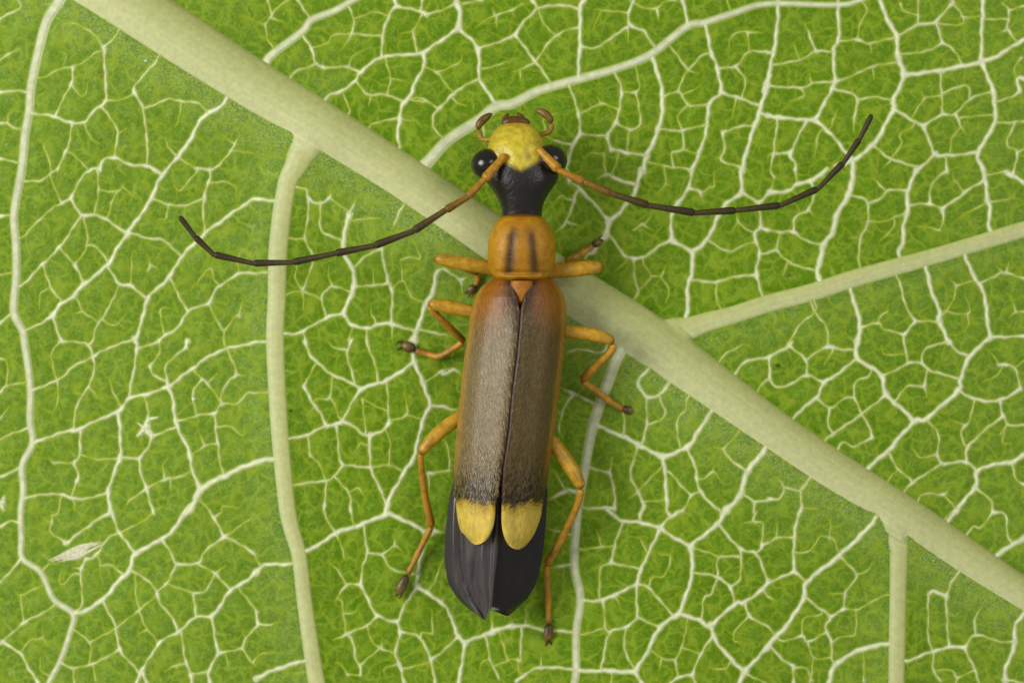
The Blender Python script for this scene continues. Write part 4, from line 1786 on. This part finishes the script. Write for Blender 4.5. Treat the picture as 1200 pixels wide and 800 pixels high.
def leg(femur, tibia, tarsus, claws, lobe):
    """femur with tibia, tarsus of ringed joints, lobed last joint and paired claws"""
    f = tube('leg', femur, M_LEG, beetle, leg_col(ORANGE, AMBER_DK, 0.9), seg=14)
    t = tube('tibia', tibia, M_LEG, f, leg_col(ORANGE2, lin(170, 104, 26), 0.8), seg=10)
    c = catmull(np.array(tarsus, float), 1.0)
    L = np.linspace(0, 1, len(c))
    c[:, 3] *= 0.86 + 0.2 * np.abs(np.sin(L * math.pi * 2.5 + 0.2))
    tube('tarsus', c[::2], M_LEG, f, leg_col(ORANGE2, lin(120, 84, 30), 0.85), seg=10, step=1.5)
    tube('tarsus_lobe', lobe, M_LEG, f, lambda l, s: DK * (0.5 + 0.5 * l) + lin(150, 125, 60) * 0.35 * l, seg=10, step=1.0, flat=0.6)
    for cl in claws:
        tube('claw', cl, M_LEG, f, lambda l, s: lin(84, 52, 20), seg=8, step=0.8)
    hairs(f, 260, 0.05, 0.0032, lin(226, 190, 120), lambda p: (rng.uniform(-1, 1), -1, 0), 0.6, seed=21)
    hairs(t, 240, 0.05, 0.0032, lin(226, 190, 120), lambda p: (rng.uniform(-1, 1), -1, 0), 0.8, seed=22)
    return f


def G(px, py, r):
    return ground(px, py) + r / 100.0


# left middle leg
leg([(572, 367, .60, 7), (551, 364.5, .62, 7.6), (525, 359.5, .66, 7.8), (509, 357, .68, 6.6), (501.5, 357, .68, 4.6)],
    [(502.5, 359, .66, 3.4), (510, 367, .60, 3.9), (528, 385, .42, 4.4), (544, 400, .26, 4.4)],
    [(544, 399, .26, 3.6), (532, 408, .20, 3.8), (515, 417, .13, 3.8), (500, 414.5, .09, 4.0), (486, 410, .07, 4.2)],
    [[(473, 404, .05, 1.8), (469, 400, .06, 1.6), (467, 400, .04, .9), (463, 405, .02, .6)], [(472, 407, .05, 1.6), (468, 408, .05, 1.3), (465, 411, .02, .6)]],
    [(487, 410, .07, 4.2), (480, 407, .07, 6.2), (474, 405, .06, 5.6), (470, 405, .05, 2.5)])
# right middle leg
leg([(645, 386, .60, 7), (662, 388, .62, 7.4), (690, 391, .66, 7.8), (708, 395.5, .68, 7), (720, 401, .68, 4.8)],
    [(719.5, 402, .67, 3.8), (716, 412, .62, 4.2), (700, 428, .48, 4.6), (681, 446, .30, 5.2)],
    [(681, 446, .28, 4.0), (697, 457, .20, 4.2), (715, 470, .12, 4.2), (731, 480, .07, 4.2)],
    [[(738, 482, .06, 1.8), (743, 485, .06, 1.6), (748, 486, .04, 1.2), (753, 489, .02, .6)], [(738, 480, .05, 1.6), (744, 482, .05, 1.3), (749, 481, .02, .6)]],
    [(729, 479, .07, 4), (735, 480, .07, 5.2), (740, 481, .06, 5.4), (745, 480, .05, 3)])
# left hind leg
leg([(556, 478, .56, 6.5), (537, 490, .58, 8), (520, 502, .60, 8.2), (505, 516, .62, 7.4), (496, 527, .62, 6), (492, 532, .62, 3.6)],
    [(493, 531, .60, 3.4), (493.5, 545, .52, 3.8), (498, 580, .34, 4.2), (506, 617, .18, 4.8)],
    [(506, 616, .18, 3.6), (497, 633, .12, 3.8), (486, 656, .07, 3.6), (477, 674, .05, 3.4)],
    [[(469, 690, .04, 1.6), (466, 696, .04, 1.4), (463, 698, .02, .7)], [(471, 692, .04, 1.4), (470, 698, .03, 1.2), (467, 701, .02, .6)]],
    [(477, 673, .06, 3.6), (473, 682, .06, 5.6), (469, 690, .05, 5.8), (466, 696, .04, 3)])
# right hind leg
leg([(632, 500, .56, 6.5), (650, 521, .58, 8), (664, 540, .60, 8.6), (676, 560, .62, 7.6), (682, 573, .62, 5)],
    [(681, 572, .60, 4), (677, 590, .52, 4.2), (660, 627, .36, 4.4), (640, 662, .20, 4.8)],
    [(640, 662, .18, 3.8), (641.5, 685, .11, 4.0), (642.5, 712, .07, 3.8), (643, 731, .05, 3.6)],
    [[(642, 745, .04, 1.6), (641, 752, .04, 1.3), (639, 757, .02, .6)], [(644, 745, .04, 1.6), (645, 752, .04, 1.3), (647, 756, .02, .6)]],
    [(643, 730, .06, 3.8), (643, 738, .06, 5.4), (642.5, 745, .05, 6.4), (642.5, 750, .04, 4)])
# left front leg, folded beneath its thigh
leg([(590, 318, .60, 7), (573, 313.5, .62, 8), (545, 309, .66, 8), (522, 305, .67, 7.2), (508, 302.5, .66, 4.8)],
    [(509, 304, .62, 3.4), (522, 308, .50, 4.0), (545, 314, .34, 4.2), (560, 320, .24, 4.2)],
    [(560, 319, .24, 3.4), (560, 327, .20, 3.4), (557, 335, .17, 3.4)],
    [[(550, 341, .14, 1.5), (546, 342, .13, 1.2), (543, 345, .12, .6)], [(552, 342, .14, 1.5), (550, 346, .13, 1.2), (548, 349, .12, .6)]],
    [(558, 334, .17, 3.4), (554, 338, .16, 4.8), (550, 340, .15, 4.6), (548, 342, .14, 2.4)])
# right front leg
leg([(634, 321, .60, 7.5), (652, 317.5, .62, 8.6), (678, 315, .66, 8.8), (697, 313.5, .66, 7.6), (707, 313.5, .65, 5)],
    [(706, 312, .60, 3.6), (694, 309, .52, 4.2), (676, 307, .40, 4.2), (662, 306, .32, 4.2)],
    [(662, 307, .30, 3.6), (674, 301, .26, 4.2), (687, 293, .22, 4.2), (696, 287, .20, 4)],
    [[(702, 283, .17, 1.5), (705, 281, .16, 1.3), (707, 284, .14, .6)], [(701, 282, .17, 1.5), (703, 278, .16, 1.3), (706, 276, .14, .6)]],
    [(694, 288, .20, 4), (699, 285, .18, 4.8), (703, 283, .17, 4), (705, 282, .16, 2)])


# antennae
def antenna(joints, zs, r0, r1):
    n = len(joints) - 1
    root = None
    for k in range(n):
        (x0, y0), (x1, y1) = joints[k], joints[k + 1]
        z0, z1 = zs[k], zs[k + 1]
        f = k / (n - 1)
        r = r0 * (1 - f) + r1 * f
        if k == 0: r *= 1.15
        tone = [lin(182, 132, 24), lin(172, 122, 24), lin(138, 102, 22), lin(92, 74, 22)][k] if k < 4 else lin(74, 62, 30)
        nt_ = [lin(178, 126, 22), lin(142, 100, 20), lin(98, 74, 18), lin(58, 47, 18)][k] if k < 4 else lin(46, 38, 18)
        bow = 0.0
        xm, ym, zm = (x0 + x1) / 2, (y0 + y1) / 2, (z0 + z1) / 2
        ll = math.hypot(x1 - x0, y1 - y0); bx_, by_ = (x0 - x1) / ll * 3.5, (y0 - y1) / ll * 3.5
        pts = [(x0 + bx_, y0 + by_, z0, r * 0.8), (x0 * .75 + x1 * .25, y0 * .75 + y1 * .25, z0 * .75 + z1 * .25, r * 0.86), (xm, ym, zm, r * .95), (x0 * .12 + x1 * .88, y0 * .12 + y1 * .88, z0 * .12 + z1 * .88, r * 1.1), (x1, y1, z1, r * 0.98)]
        if k == n - 1: pts[-2] = (*pts[-2][:3], r * 0.9); pts[-1] = (*pts[-1][:3], r * 0.5)
        o = tube('antenna' if k == 0 else 'antenna_segment', pts, M_LEG if k < 2 else M_ANT, beetle if k == 0 else root, (lambda a_, b_: (lambda l, s: (a_ * (1 - l) + b_ * l) if l < 0.95 else a_))(tone, nt_), seg=12, step=2.0)
        if k == 0: root = o
        if k > 0: hairs(o, 70, 0.03, 0.003, lin(150, 130, 90), lambda p: (x1 - x0, y0 - y1, 0), 0.5, seed=40 + k)
    return root


antenna([(591, 183), (567, 211), (548, 231), (521, 247), (484, 271), (438, 288), (392, 297), (342, 307.5), (296, 308.5), (250, 298), (228, 277), (210, 253)],
        [1.0, 1.12, 1.15, 1.17, 1.18, 1.15, 1.10, 1.04, 1.0, 1.0, 1.02, 1.05], 4.6, 3.3)
antenna([(632, 176), (656, 200), (686, 213.5), (717, 227), (761, 241), (815, 249.5), (863, 246.5), (915, 240.5), (959, 221), (989, 190), (1008, 162), (1022, 134)],
        [1.0, 1.12, 1.14, 1.14, 1.12, 1.08, 1.03, 1.0, .98, .98, 1.0, 1.02], 4.6, 3.3)
